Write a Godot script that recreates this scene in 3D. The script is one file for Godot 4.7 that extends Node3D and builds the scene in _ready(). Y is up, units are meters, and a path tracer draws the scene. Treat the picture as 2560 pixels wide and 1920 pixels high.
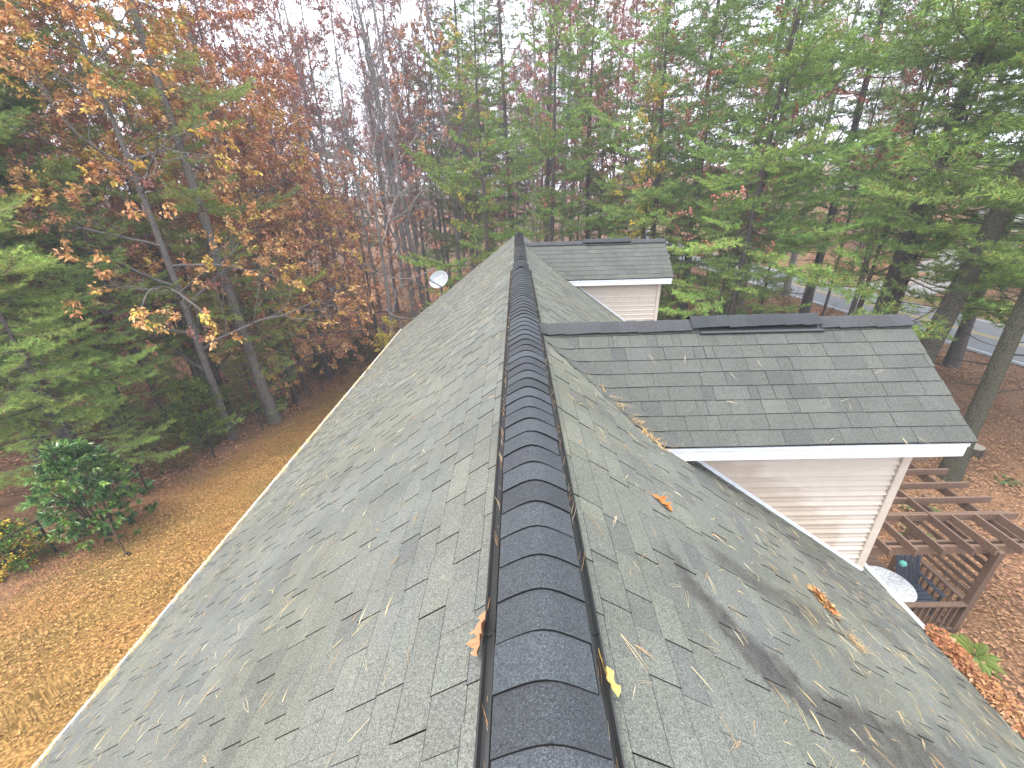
extends Node3D
# A shingled roof seen from just above its ridge, two gabled dormers on one slope, autumn woods all round, overcast light.

const RIDGE := 7.0          # height of the main ridge
const PITCH := 0.74         # rise over run of the main roof
const ROOF_FAR := -13.72    # far gable end
const ROOF_NEAR := 1.9      # near end, behind the camera
const EYE := Vector3(-0.0485, 8.1464, 0.0)

var rng := RandomNumberGenerator.new()
var noise := FastNoiseLite.new()
var noise_fine := FastNoiseLite.new()
var M := {}
var used := {}
var cam: Camera3D


# ---------------------------------------------------------------- mesh collector
class Shape:
	var v := PackedVector3Array()
	var n := PackedVector3Array()
	var c := PackedColorArray()
	var u := PackedVector2Array()
	var smooth := false
	func tri(a: Vector3, b: Vector3, d: Vector3, col: Color) -> void:
		v.append(a); v.append(b); v.append(d)
		c.append(col); c.append(col); c.append(col)
	func quad(a: Vector3, b: Vector3, d: Vector3, e: Vector3, col: Color) -> void:
		tri(a, b, d, col); tri(a, d, e, col)
	func quad4(a: Vector3, b: Vector3, d: Vector3, e: Vector3, ca: Color, cb: Color, cd: Color, ce: Color) -> void:
		v.append(a); v.append(b); v.append(d); v.append(a); v.append(d); v.append(e)
		c.append(ca); c.append(cb); c.append(cd); c.append(ca); c.append(cd); c.append(ce)
	# an oriented box: centre, three half axes
	func box(o: Vector3, x: Vector3, y: Vector3, z: Vector3, col: Color) -> void:
		var p := []
		for i in 8:
			p.append(o + x * (1.0 if i & 1 else -1.0) + y * (1.0 if i & 2 else -1.0) + z * (1.0 if i & 4 else -1.0))
		for f in [[0, 1, 3, 2], [5, 4, 6, 7], [4, 0, 2, 6], [1, 5, 7, 3], [2, 3, 7, 6], [4, 5, 1, 0]]:
			quad(p[f[0]], p[f[1]], p[f[2]], p[f[3]], col)
	# a box with its long edges chamfered, between two points
	func bar(a: Vector3, b: Vector3, up: Vector3, w: float, h: float, col: Color, ch := 0.0) -> void:
		var d := (b - a).normalized()
		var s := d.cross(up).normalized() * (w * 0.5)
		var t := s.cross(d).normalized() * (h * 0.5)
		if ch <= 0.0:
			box((a + b) * 0.5, (b - a) * 0.5, t, s, col)
			return
		var cs := s.normalized() * ch
		var ct := t.normalized() * ch
		var prof := [s + t - ct, s + t - cs, -s + t + cs, -s + t - ct, -s - t + ct, -s - t + cs, s - t - cs, s - t + ct]
		for i in 8:
			var j := (i + 1) % 8
			quad(a + prof[i], b + prof[i], b + prof[j], a + prof[j], col)
		for i in range(1, 7):
			tri(a + prof[0], a + prof[i], a + prof[i + 1], col)
			tri(b + prof[0], b + prof[i + 1], b + prof[i], col)
	# a round tapered tube through points, with smooth normals when this shape is smooth
	func tube(pts: PackedVector3Array, rad: PackedFloat32Array, sides: int, col: Color, cap := false, col2 = null) -> void:
		var last := PackedVector3Array()
		var lastn := PackedVector3Array()
		var ref := Vector3.UP
		var count := pts.size()
		for i in count:
			var d := (pts[mini(i + 1, count - 1)] - pts[maxi(i - 1, 0)]).normalized()
			if i == 0:
				ref = Vector3.RIGHT if absf(d.y) > 0.8 else Vector3.UP
			var s := d.cross(ref).normalized()
			var t := s.cross(d).normalized()
			ref = t
			var ring := PackedVector3Array()
			var rn := PackedVector3Array()
			for k in sides:
				var a := TAU * k / sides
				var nn := s * cos(a) + t * sin(a)
				ring.append(pts[i] + nn * rad[i])
				rn.append(nn)
			if i > 0:
				var ck: Color = col if col2 == null else col.lerp(col2, float(i) / (count - 1))
				for k in sides:
					var j := (k + 1) % sides
					v.append(last[k]); v.append(last[j]); v.append(ring[j])
					v.append(last[k]); v.append(ring[j]); v.append(ring[k])
					for q in 6:
						c.append(ck)
					if smooth:
						n.append(lastn[k]); n.append(lastn[j]); n.append(rn[j])
						n.append(lastn[k]); n.append(rn[j]); n.append(rn[k])
			last = ring
			lastn = rn
		if cap:
			var d2 := (pts[count - 1] - pts[count - 2]).normalized()
			for k in sides:
				v.append(pts[count - 1]); v.append(last[k]); v.append(last[(k + 1) % sides])
				for q in 3:
					c.append(col)
					if smooth:
						n.append(d2)
	# another shape's vertices, placed by a transform, in given colours
	func add_placed(xf: Transform3D, verts: PackedVector3Array, cols: PackedColorArray) -> void:
		v.append_array(xf * verts)
		c.append_array(cols)
	func mesh() -> ArrayMesh:
		if smooth and n.size() == v.size():
			for i in range(0, v.size(), 3):
				if (v[i + 2] - v[i]).cross(v[i + 1] - v[i]).dot(n[i] + n[i + 1] + n[i + 2]) < 0.0:
					var a0 := v[i + 1]
					v[i + 1] = v[i + 2]
					v[i + 2] = a0
					var b0 := n[i + 1]
					n[i + 1] = n[i + 2]
					n[i + 2] = b0
					var c0 := c[i + 1]
					c[i + 1] = c[i + 2]
					c[i + 2] = c0
		var m := ArrayMesh.new()
		var a := []
		a.resize(Mesh.ARRAY_MAX)
		a[Mesh.ARRAY_VERTEX] = v
		a[Mesh.ARRAY_COLOR] = c
		if smooth and n.size() == v.size():
			a[Mesh.ARRAY_NORMAL] = n
		if u.size() == v.size():
			a[Mesh.ARRAY_TEX_UV] = u
		m.add_surface_from_arrays(Mesh.PRIMITIVE_TRIANGLES, a)
		return m


func shape(smooth := false) -> Shape:
	var s := Shape.new()
	s.smooth = smooth
	return s


# ---------------------------------------------------------------- nodes
func numbered(called: String) -> String:
	var k: int = used.get(called, 0)
	used[called] = k + 1
	return called if k == 0 else "%s_%03d" % [called, k]


func thing(called: String, label: String, category: String, at := Vector3.ZERO, group := "") -> Node3D:
	var o := Node3D.new()
	o.name = numbered(called)
	add_child(o, true)
	o.position = at
	o.set_meta("label", label)
	o.set_meta("category", category)
	if group:
		o.set_meta("group", group)
	return o


func part(s, called: String, mat: Material, parent: Node3D) -> MeshInstance3D:
	var o := MeshInstance3D.new()
	o.name = called
	o.mesh = s.mesh() if s is Shape else s
	o.material_override = mat
	parent.add_child(o, true)
	return o


func many(m: Mesh, called: String, mat: Material, parent: Node3D, where: Array, tint: PackedColorArray) -> MultiMeshInstance3D:
	var mm := MultiMesh.new()
	mm.transform_format = MultiMesh.TRANSFORM_3D
	mm.use_colors = true
	mm.mesh = m
	mm.instance_count = where.size()
	for i in where.size():
		mm.set_instance_transform(i, where[i])
		mm.set_instance_color(i, tint[i])
	var o := MultiMeshInstance3D.new()
	o.name = called
	o.multimesh = mm
	o.material_override = mat
	parent.add_child(o, true)
	return o


func setting(s, called: String, mat: Material) -> MeshInstance3D:
	var o := part(s, called, mat, self)
	o.set_meta("kind", "structure")
	return o


func rnd(a: float, b: float) -> float:
	return rng.randf_range(a, b)


func lin(r: float, g: float, b: float) -> Color:
	return Color(r, g, b)


func vary(c: Color, amount: float) -> Color:
	var k := 1.0 + rnd(-amount, amount)
	return Color(c.r * k * (1.0 + rnd(-amount, amount) * 0.3), c.g * k, c.b * k * (1.0 + rnd(-amount, amount) * 0.3))


# ---------------------------------------------------------------- materials
func speckle(size: int, base: float, spread: float, bright_share: float, bright: float, seed_: int) -> ImageTexture:
	var r := RandomNumberGenerator.new()
	r.seed = seed_
	var im := Image.create(size, size, false, Image.FORMAT_RGB8)
	for y in size:
		for x in size:
			var k := base + r.randf_range(-spread, spread)
			if r.randf() < bright_share:
				k += bright * r.randf()
			k = clampf(k, 0.0, 1.0)
			im.set_pixel(x, y, Color(k, k, k * r.randf_range(0.97, 1.0)))
	return ImageTexture.create_from_image(im)


# soft grain: several octaves of noise as grey
func grain(size: int, freq: float, lo: float, hi: float, seed_: int, stretch := Vector2.ONE) -> ImageTexture:
	var f := FastNoiseLite.new()
	f.seed = seed_
	f.frequency = freq
	f.fractal_octaves = 4
	var im := Image.create(size, size, false, Image.FORMAT_RGB8)
	for y in size:
		for x in size:
			var a := TAU * x / size
			var b := TAU * y / size
			var w := size / TAU
			var k := f.get_noise_3d(cos(a) * w * stretch.x, sin(a) * w * stretch.x + cos(b) * w * stretch.y * 1.7, sin(b) * w * stretch.y) * 0.5 + 0.5
			k = clampf(lerpf(lo, hi, clampf((k - 0.25) * 2.0, 0.0, 1.0)), 0.0, 1.0)
			im.set_pixel(x, y, Color(k, k, k))
	return ImageTexture.create_from_image(im)


func mat(called: String, rough := 0.8, tex: Texture2D = null, scale := 1.0, world := true) -> StandardMaterial3D:
	var m := StandardMaterial3D.new()
	m.resource_name = called
	m.vertex_color_use_as_albedo = true
	m.roughness = rough
	if tex:
		m.albedo_texture = tex
		m.uv1_triplanar = true
		m.uv1_world_triplanar = world
		m.uv1_scale = Vector3.ONE * scale
	return m


func make_materials() -> void:
	var granules := speckle(512, 0.70, 0.25, 0.10, 0.3, 11)
	var m := mat("asphalt_granules", 0.92, granules, 0.85)
	m.metallic_specular = 0.3
	m.heightmap_enabled = true
	m.heightmap_texture = granules
	m.heightmap_scale = 0.10
	M.shingle = m
	m = mat("dark_granules", 0.85, speckle(512, 0.60, 0.2, 0.10, 0.6, 12), 1.0)
	m.metallic_specular = 0.35
	M.cap = m
	m = mat("black_plastic", 0.2)
	M.plastic = m
	m = mat("painted_metal", 0.45, grain(256, 0.05, 0.95, 1.0, 5), 0.8)
	M.paint = m
	m = mat("vinyl_siding", 0.5, grain(256, 0.04, 0.95, 1.0, 6), 0.6)
	M.vinyl = m
	m = mat("stained_wood", 0.7, grain(256, 0.08, 0.6, 1.0, 7, Vector2(1, 4)), 1.5)
	M.wood = m
	var bark_t := grain(512, 0.06, 0.35, 1.0, 8, Vector2(3.0, 0.7))
	m = mat("bark", 0.95, bark_t, 0.9, false)
	m.heightmap_enabled = true
	m.heightmap_texture = bark_t
	m.heightmap_scale = 1.6
	m.metallic_specular = 0.2
	M.bark = m
	m = mat("needles", 0.55)
	m.backlight_enabled = true
	m.backlight = Color(0.45, 0.5, 0.3)
	m.metallic_specular = 0.35
	M.needle = m
	m = mat("dry_leaf", 0.75)
	m.backlight_enabled = true
	m.backlight = Color(0.5, 0.42, 0.3)
	m.metallic_specular = 0.25
	M.leaf = m
	m = mat("glossy_leaf", 0.24)
	m.backlight_enabled = true
	m.backlight = Color(0.2, 0.25, 0.1)
	M.glossy = m
	m = mat("dead_needle", 0.7)
	M.straw = m
	m = mat("litter_ground", 0.95, grain(512, 0.09, 0.5, 1.0, 21), 0.31)
	m.metallic_specular = 0.15
	M.ground = m
	m = mat("asphalt_road", 0.6, speckle(256, 0.75, 0.2, 0.05, 0.25, 22), 0.7)
	M.road = m
	M.plain = mat("plain_paint", 0.5)
	m = mat("table_top", 0.3, grain(256, 0.05, 0.7, 1.0, 31), 1.6)
	M.table = m


# ---------------------------------------------------------------- the lie of the land
func soft_min(a: float, b: float, k: float) -> float:
	var h := clampf(0.5 + 0.5 * (b - a) / k, 0.0, 1.0)
	return lerpf(b, a, h) - k * h * (1.0 - h)


func road_x(z: float) -> float:
	var d := clampf(-z, -60.0, 130.0) - 19.0
	return 26.75 - 0.15 * d + 0.0009 * d * d


func lie(x: float, z: float) -> float:
	var d := -z
	var left := 0.165 * (d - 8.5)
	left = -soft_min(maxf(left, -0.9), 2.6, 1.2)
	var y := lerpf(left, 0.0, smoothstep(-9.0, 7.0, x))
	y += 0.06 * maxf(0.0, d - 60.0) * smoothstep(60.0, 90.0, d)
	var rx := road_x(z)
	var off := x - rx
	if off > 4.5:
		y += 7.5 * smoothstep(4.5, 28.0, off)
	if x < -20.0:
		y += 0.05 * (-20.0 - x)
	var calm := smoothstep(3.6, 7.0, absf(off)) * smoothstep(4.5, 9.0, absf(x))
	y += noise.get_noise_2d(x * 6.0, z * 6.0) * 0.22 * calm
	return y


func make_ground() -> void:
	var s := shape(true)
	var xs := []
	var zs := []
	var x := -150.0
	while x <= 150.0:
		xs.append(x)
		x += 1.0 if absf(x) < 34.0 else (2.5 if absf(x) < 60.0 else 8.0)
	var z := 40.0
	while z >= -190.0:
		zs.append(z)
		z -= 1.0 if z > -60.0 and z < 4.0 else 4.0
	var grid := []
	for i in xs.size():
		var col := PackedVector3Array()
		for j in zs.size():
			col.append(Vector3(xs[i], lie(xs[i], zs[j]), zs[j]))
		grid.append(col)
	for i in xs.size() - 1:
		for j in zs.size() - 1:
			var p := [grid[i][j], grid[i + 1][j], grid[i + 1][j + 1], grid[i][j + 1]]
			var cc := []
			var nn := []
			for q in p:
				cc.append(ground_color(q.x, q.z))
				var e := 0.6
				nn.append(Vector3(lie(q.x - e, q.z) - lie(q.x + e, q.z), 2.0 * e, lie(q.x, q.z - e) - lie(q.x, q.z + e)).normalized())
			for k in [0, 2, 1, 0, 3, 2]:
				s.v.append(p[k]); s.c.append(cc[k]); s.n.append(nn[k])
	setting(s, "ground", M.ground)


func ground_color(x: float, z: float) -> Color:
	var a := noise.get_noise_2d(x * 9.0, z * 9.0)
	var b := noise_fine.get_noise_2d(x * 5.0, z * 5.0)
	var litter := lin(0.34, 0.19, 0.11).lerp(lin(0.25, 0.14, 0.08), clampf(a * 1.5 + 0.5, 0, 1))
	if x < -3.0 and x > -11.4 and z > -26.0:
		var lawn := lin(0.44, 0.24, 0.085).lerp(lin(0.33, 0.215, 0.075), clampf(a * 1.6 + 0.35, 0, 1))
		return lawn.lerp(litter, smoothstep(-10.2, -11.4, x))
	var off := x - road_x(z)
	if off > 3.2 and off < 9.0:
		return litter.lerp(lin(0.16, 0.19, 0.05), clampf(0.5 + b * 1.5, 0, 1))
	if x < -11.0:
		litter = lin(0.38, 0.20, 0.115).lerp(lin(0.30, 0.17, 0.095), clampf(a + 0.5, 0, 1))
	return litter


func strip(x0: float, x1: float, lift: float, col: Color, z0 := 30.0, z1 := -120.0, dash := 0.0) -> Shape:
	var s := shape()
	var z := z0
	while z > z1:
		var zn := z - 1.0
		var a := Vector3(road_x(z) + x0, lie(road_x(z) , z) + lift, z)
		var b := Vector3(road_x(z) + x1, lie(road_x(z), z) + lift, z)
		var c := Vector3(road_x(zn) + x1, lie(road_x(zn), zn) + lift, zn)
		var d := Vector3(road_x(zn) + x0, lie(road_x(zn), zn) + lift, zn)
		s.quad(a, d, c, b, col)
		z = zn
	return s


func make_road() -> void:
	setting(strip(-3.35, 3.35, 0.05, lin(0.17, 0.175, 0.19)), "road", M.road)
	setting(strip(-3.0, -2.87, 0.056, lin(0.7, 0.7, 0.68)), "road_edge_line", M.road)
	setting(strip(2.87, 3.0, 0.056, lin(0.7, 0.7, 0.68)), "road_edge_line", M.road)
	setting(strip(-0.2, -0.08, 0.056, lin(0.62, 0.42, 0.08)), "road_centre_line", M.road)
	setting(strip(0.08, 0.2, 0.056, lin(0.62, 0.42, 0.08)), "road_centre_line", M.road)
	var s := shape()
	var pts := [Vector2(29.5, -34.0), Vector2(33.0, -34.5), Vector2(38.0, -36.5), Vector2(45.0, -41.0), Vector2(56.0, -49.0)]
	for i in pts.size() - 1:
		for k in 8:
			var p: Vector2 = pts[i].lerp(pts[i + 1], k / 8.0)
			var q: Vector2 = pts[i].lerp(pts[i + 1], (k + 1) / 8.0)
			var w := Vector2(0.5, 2.4)
			for e in 2:
				var a := p + w * (e - 1.0)
				var b := p + w * e
				var c := q + w * e
				var d := q + w * (e - 1.0)
				s.quad(Vector3(a.x, lie(a.x, a.y) + 0.07, a.y), Vector3(b.x, lie(b.x, b.y) + 0.07, b.y), Vector3(c.x, lie(c.x, c.y) + 0.07, c.y), Vector3(d.x, lie(d.x, d.y) + 0.07, d.y), lin(0.33, 0.32, 0.31))
	setting(s, "driveway", M.road)


# ---------------------------------------------------------------- the house
const DORMER_PITCH := 0.7488
const DORMER_RIDGE := 6.94
const DORMER_RUN := 1.03
const DORMER_END := 3.70
const DORMER_WALL := 0.770
const DORMER_FRONT := 3.456
const EXPOSURE := 0.1425

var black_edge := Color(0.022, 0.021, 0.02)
var course_shade := Color(0.07, 0.07, 0.068)  # tone of the shade and dirt painted along each course line


func in_view(p: Vector3, margin := 1.02) -> bool:
	var q := cam.global_transform.affine_inverse() * p
	if q.z > -0.1:
		return false
	var f := 1.0 / tan(deg_to_rad(cam.fov) * 0.5)
	return absf(q.x / -q.z * f) < margin * 4.0 / 3.0 and absf(q.y / -q.z * f) < margin


# one shingle tab: its upper edge tucked under the course above, its butt standing proud
func tab(s: Shape, o: Vector3, e: Vector3, d: Vector3, n: Vector3, s0: float, s1: float, q0: float, q1: float, t: float, tone: Color, shade: Callable) -> void:
	var hu := t - 0.0052
	var row := []
	var cols := []
	var m := 5 if d.x > 0.1 and s0 < 3.0 else 2
	for i in m + 1:
		var q := lerpf(q0, q1 - 0.004, i / float(m))
		var h := lerpf(hu, t, i / float(m))
		for j in m + 1:
			var a := lerpf(s0, s1, j / float(m))
			row.append(o + e * a + d * q + n * h)
			cols.append(tone * (shade.call(a, q) as Color))
	for i in m:
		for j in m:
			var k := i * (m + 1) + j
			s.quad4(row[k], row[k + 1], row[k + m + 2], row[k + m + 1], cols[k], cols[k + 1], cols[k + m + 2], cols[k + m + 1])
	row = [row[0], 0, row[m], 0, 0, 0, row[m * (m + 1)], 0, row[m * (m + 2)]]
	# the butt edge: dark strip painted for course shade and dirt, then bare asphalt
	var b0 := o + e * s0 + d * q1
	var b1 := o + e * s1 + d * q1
	s.quad(row[6], row[8], b1 + n * (t - 0.001), b0 + n * (t - 0.001), course_shade)
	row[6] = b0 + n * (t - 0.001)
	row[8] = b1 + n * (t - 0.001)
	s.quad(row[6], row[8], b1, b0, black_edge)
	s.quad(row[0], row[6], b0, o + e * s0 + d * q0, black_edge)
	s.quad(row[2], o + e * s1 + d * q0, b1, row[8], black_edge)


func shingle_slope(parent: Node3D, o: Vector3, e: Vector3, d: Vector3, n: Vector3, sa: float, sb: float, q_len: float, single: int, shows: Callable, shade: Callable, base: Color, seed_: int, step := 0.0034, uneven := 0.055) -> void:
	rng.seed = seed_
	var list := []
	var courses := int(ceil(q_len / EXPOSURE))
	for k in courses:
		var q1 := q_len - k * EXPOSURE
		var q0 := maxf(q1 - EXPOSURE - 0.012, 0.0)
		var a := sa - rnd(0.0, 0.2)
		var high := rng.randf() < 0.5
		var wob := rnd(0.0, 20.0)
		while a < sb:
			var w := rnd(0.09, 0.19) if not high else rnd(0.12, 0.30)
			if rng.randf() < 0.08:
				w *= 0.4
			var b := minf(a + w, sb)
			var s0 := maxf(a, sa)
			if b - s0 > 0.015:
				var gap := 0.0015 if rng.randf() < 0.85 else 0.004
				var t := (0.0118 if high else 0.0118 - step) + rnd(-0.3, 0.35) * step
				var tone := base * (1.0 + rnd(-uneven, uneven)) * (1.0 if high else 1.0 - 0.6 * uneven)
				tone.a = 1.0
				if rng.randf() < 1.2 * uneven:
					tone = tone * Color(0.87, 0.87, 0.91)
				elif rng.randf() < 0.10:
					tone = tone * Color(1.09, 1.09, 1.05)
				var butt := q1 + (0.3 * step if high else -0.3 * step) + 0.003 * sin(a * 3.0 + wob)
				list.append([s0 + gap * 0.5, b - gap * 0.5, q0, butt, t, tone])
			a = b
			high = not high if rng.randf() < 0.86 else high
	var rest := shape()
	var near := []
	for i in list.size():
		var L: Array = list[i]
		var mid: Vector3 = o + e * ((L[0] + L[1]) * 0.5) + d * ((L[2] + L[3]) * 0.5)
		if single > 0 and (shows.call(mid) as bool) and in_view(mid):
			near.append([mid.distance_to(EYE) / sqrt(L[1] - L[0]), i])
	near.sort_custom(func(p, q): return p[0] < q[0])
	var chosen := {}
	for i in mini(single, near.size()):
		chosen[near[i][1]] = true
	for i in list.size():
		var L: Array = list[i]
		if chosen.has(i):
			var sh := shape()
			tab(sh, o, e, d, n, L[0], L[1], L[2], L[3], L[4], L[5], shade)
			part(sh, "shingle", M.shingle, parent)
		else:
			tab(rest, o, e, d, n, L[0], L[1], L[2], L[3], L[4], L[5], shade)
	if rest.v.size():
		part(rest, "shingles", M.shingle, parent).set_meta("kind", "stuff")


# a bent cap shingle over a ridge that runs along `along`; `butt` is the end that stands proud
func cap_piece(centre: Vector3, along: Vector3, across: Vector3, half: float, length: float, lift: float, pitch: float, sharp: float, tone: Color, curl := 0.0) -> Shape:
	var s := shape(true)
	var rows := []
	var norms := []
	var k := 11
	for end in 2:
		var h := lift + (0.0085 if end == 1 else 0.001)
		var p := centre + along * (length * (0.5 if end == 1 else -0.5))
		var a := PackedVector3Array()
		var b := PackedVector3Array()
		for i in k:
			var x := lerpf(-half, half, i / (k - 1.0))
			var y := h - pitch * (sqrt(x * x + sharp * sharp) - sharp)
			if end == 1:
				y += curl * (1.0 - absf(x) / half)
			var slope := -pitch * x / sqrt(x * x + sharp * sharp)
			a.append(p + across * x + Vector3.UP * y)
			b.append((Vector3.UP - across * slope).normalized())
		rows.append(a)
		norms.append(b)
	for i in k - 1:
		for q in [[0, i], [1, i], [1, i + 1], [0, i], [1, i + 1], [0, i + 1]]:
			s.v.append(rows[q[0]][q[1]]); s.n.append(norms[q[0]][q[1]]); s.c.append(tone)
		var lo := Vector3.UP * -0.009
		var f := [rows[1][i], rows[1][i + 1], rows[1][i + 1] + lo, rows[1][i], rows[1][i + 1] + lo, rows[1][i] + lo]
		for q in f:
			s.v.append(q); s.n.append(along); s.c.append(black_edge)
	for side in [0, k - 1]:
		var lo := Vector3.UP * -0.006
		for q in [rows[0][side], rows[1][side], rows[1][side] + lo, rows[0][side], rows[1][side] + lo, rows[0][side] + lo]:
			s.v.append(q); s.n.append(across * (1.0 if side else -1.0)); s.c.append(black_edge)
	return s


func roof_shade_left(a: float, q: float) -> Color:
	var k := 1.0 + 0.16 * noise.get_noise_2d(a * 16.0, q * 16.0) + 0.10 * noise_fine.get_noise_2d(a * 20.0, q * 9.0)
	var dirt := clampf((noise.get_noise_2d(a * 40.0 + 50.0, q * 22.0) - 0.12) * 3.0, 0.0, 1.0) * smoothstep(4.55, 4.85, q)
	var c := Color(k, k, k).lerp(Color(0.62, 0.56, 0.54), dirt)
	var film := clampf(0.35 + 1.3 * noise.get_noise_2d(a * 9.0 + 200.0, q * 7.0), 0.0, 1.0)
	return c * Color(1.0, 1.0, 1.0).lerp(Color(1.05, 1.03, 0.94), film)


func roof_shade_right(a: float, q: float) -> Color:
	var k := 1.0 + 0.16 * noise.get_noise_2d(a * 16.0 + 80.0, q * 16.0) + 0.10 * noise_fine.get_noise_2d(a * 20.0, q * 9.0 + 70.0)
	var x := q / 1.244
	# dark organic stains that ran down the slope
	var w := 0.07 * noise_fine.get_noise_2d(a * 30.0, q * 14.0) + 0.05 * noise_fine.get_noise_2d(a * 110.0, q * 60.0) + 0.03 * sin(q * 5.0)
	var line1 := lerpf(1.36, 1.08, smoothstep(0.6, 0.95, x)) + 0.06 * sin(x * 3.0)
	var s1 := (1.0 - smoothstep(0.10, 0.14, absf(a - line1 + w))) * smoothstep(0.55, 0.75, x) * (1.0 - smoothstep(1.9, 2.5, x))
	var s2 := (1.0 - smoothstep(0.06, 0.10, absf(a - 1.80 + w + 0.04 * x))) * smoothstep(0.9, 1.1, x) * (1.0 - smoothstep(1.7, 2.3, x))
	var s3 := clampf((noise.get_noise_2d(a * 34.0 + 310.0, q * 14.0) + 0.3 * noise_fine.get_noise_2d(a * 120.0, q * 60.0) - 0.03) * 5.0, 0.0, 1.0) * smoothstep(1.3, 2.2, x) * (1.0 - smoothstep(2.6, 3.4, a))
	var st := clampf(maxf(maxf(s1, s2 * 0.8), s3 * 0.5), 0.0, 1.0)
	var c := Color(k, k, k).lerp(Color(0.46, 0.42, 0.44), st * (0.8 + 0.5 * noise_fine.get_noise_2d(a * 160.0, q * 90.0)))
	var film := clampf(0.3 + 1.3 * noise.get_noise_2d(a * 9.0 + 400.0, q * 7.0), 0.0, 1.0)
	return c * Color(1.0, 1.0, 1.0).lerp(Color(1.05, 1.03, 0.94), film)


func roof_shade_dormer(a: float, q: float) -> Color:
	var k := 1.0 + 0.12 * noise.get_noise_2d(a * 22.0 + 20.0, q * 22.0) + 0.08 * noise_fine.get_noise_2d(a * 30.0, q * 30.0)
	return Color(k, k, k)


func make_house() -> void:
	var house := thing("house", "cape style house with grey shingled roof, black ridge vent and two beige dormers", "house")
	var cl := sqrt(1.0 + PITCH * PITCH)
	var dl := Vector3(-1, -PITCH, 0) / cl
	var nl := Vector3(-PITCH, 1, 0) / cl
	var dr := Vector3(1, -PITCH, 0) / cl
	var nr := Vector3(PITCH, 1, 0) / cl
	var base := Color(0.252, 0.257, 0.238)
	var run_l := 4.0
	var run_r := 3.76
	var apex := Vector3(0, RIDGE, 0)
	# decking
	var roof := Node3D.new()
	roof.name = "main_roof"
	house.add_child(roof, true)
	var s := shape()
	var tar := Color(0.03, 0.03, 0.03)
	for side in 2:
		var dd := dl if side == 0 else dr
		var nn := nl if side == 0 else nr
		var len_ := (run_l if side == 0 else run_r) * cl - 0.006
		var mid := apex + dd * (len_ * 0.5) - nn * 0.012 + Vector3(0, 0, (ROOF_FAR + ROOF_NEAR) * 0.5)
		s.box(mid, dd * (len_ * 0.5), nn * 0.011, Vector3(0, 0, (ROOF_NEAR - ROOF_FAR) * 0.5 - 0.004), tar)
	part(s, "decking", M.plain, roof)
	var dormers := [-3.976, -11.216]
	var hidden_right := func(p: Vector3) -> bool:
		for zd in dormers:
			if absf(p.z - zd) * DORMER_PITCH + 0.06 < PITCH * p.x + 0.01 and absf(p.z - zd) < DORMER_RUN:
				return false
		return p.y < RIDGE - 0.13
	var seen_left := func(p: Vector3) -> bool: return p.y < RIDGE - 0.13
	shingle_slope(roof, apex, Vector3(0, 0, -1), dl, nl, -ROOF_NEAR, -ROOF_FAR, run_l * cl, 150, seen_left, roof_shade_left, base, 101)
	shingle_slope(roof, apex, Vector3(0, 0, -1), dr, nr, -ROOF_NEAR, -ROOF_FAR, run_r * cl, 150, hidden_right, roof_shade_right, base * Color(0.98, 0.99, 0.97), 102)
	# ridge vent and caps
	var vent := Node3D.new()
	vent.name = "ridge_vent"
	house.add_child(vent, true)
	var vent_end := -7.45
	var blk := Color(0.032, 0.032, 0.034)
	var z := 1.6
	while z > vent_end + 0.05:
		var z2 := maxf(z - 1.22, vent_end)
		var sec := shape()
		for side in [-1.0, 1.0]:
			var dd := dl if side < 0 else dr
			var nn := nl if side < 0 else nr
			var c := Vector3(0, 0, (z + z2) * 0.5)
			var hz := Vector3(0, 0, (z - z2) * 0.5 - 0.002)
			var q0 := 0.160
			sec.box(apex + c + dd * 0.105 + nn * 0.018, dd * 0.055, nn * 0.0045, hz, blk)
			sec.box(apex + c + dd * q0 + nn * 0.020, dd * 0.004, nn * 0.010, hz, blk)
			sec.box(apex + c + dd * (q0 + 0.020) + nn * 0.0145, dd * 0.022, nn * 0.0016, hz, blk)
			sec.box(apex + c + dd * (q0 + 0.038) + nn * 0.022, dd * 0.0035, nn * 0.0095, hz, blk)
		part(sec, "vent_section", M.plastic, vent)
		z = z2
	rng.seed = 7
	z = 1.6
	var w_cap := 0.131
	while z > ROOF_FAR + 0.05:
		var on_vent := z > vent_end
		var tone := (Color(0.124, 0.135, 0.155) if on_vent else Color(0.15, 0.148, 0.156)) * rnd(0.82, 1.18)
		tone.a = 1.0
		var shp := cap_piece(Vector3(rnd(-0.003, 0.003), RIDGE, z - w_cap * 0.5), Vector3(0, 0, 1), Vector3(1, 0, 0), (0.136 if on_vent else 0.125) + rnd(-0.002, 0.002), w_cap + 0.004, 0.048 if on_vent else 0.020, PITCH * 0.95, rnd(0.052, 0.060), tone, rnd(0.0, 0.003) + (0.012 if rng.randf() < 0.05 else 0.0))
		part(shp, "ridge_cap", M.cap, vent)
		z -= w_cap
	for i in 2:
		make_dormer(house, dormers[i], i)
	make_trim(house, run_l, run_r)


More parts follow.
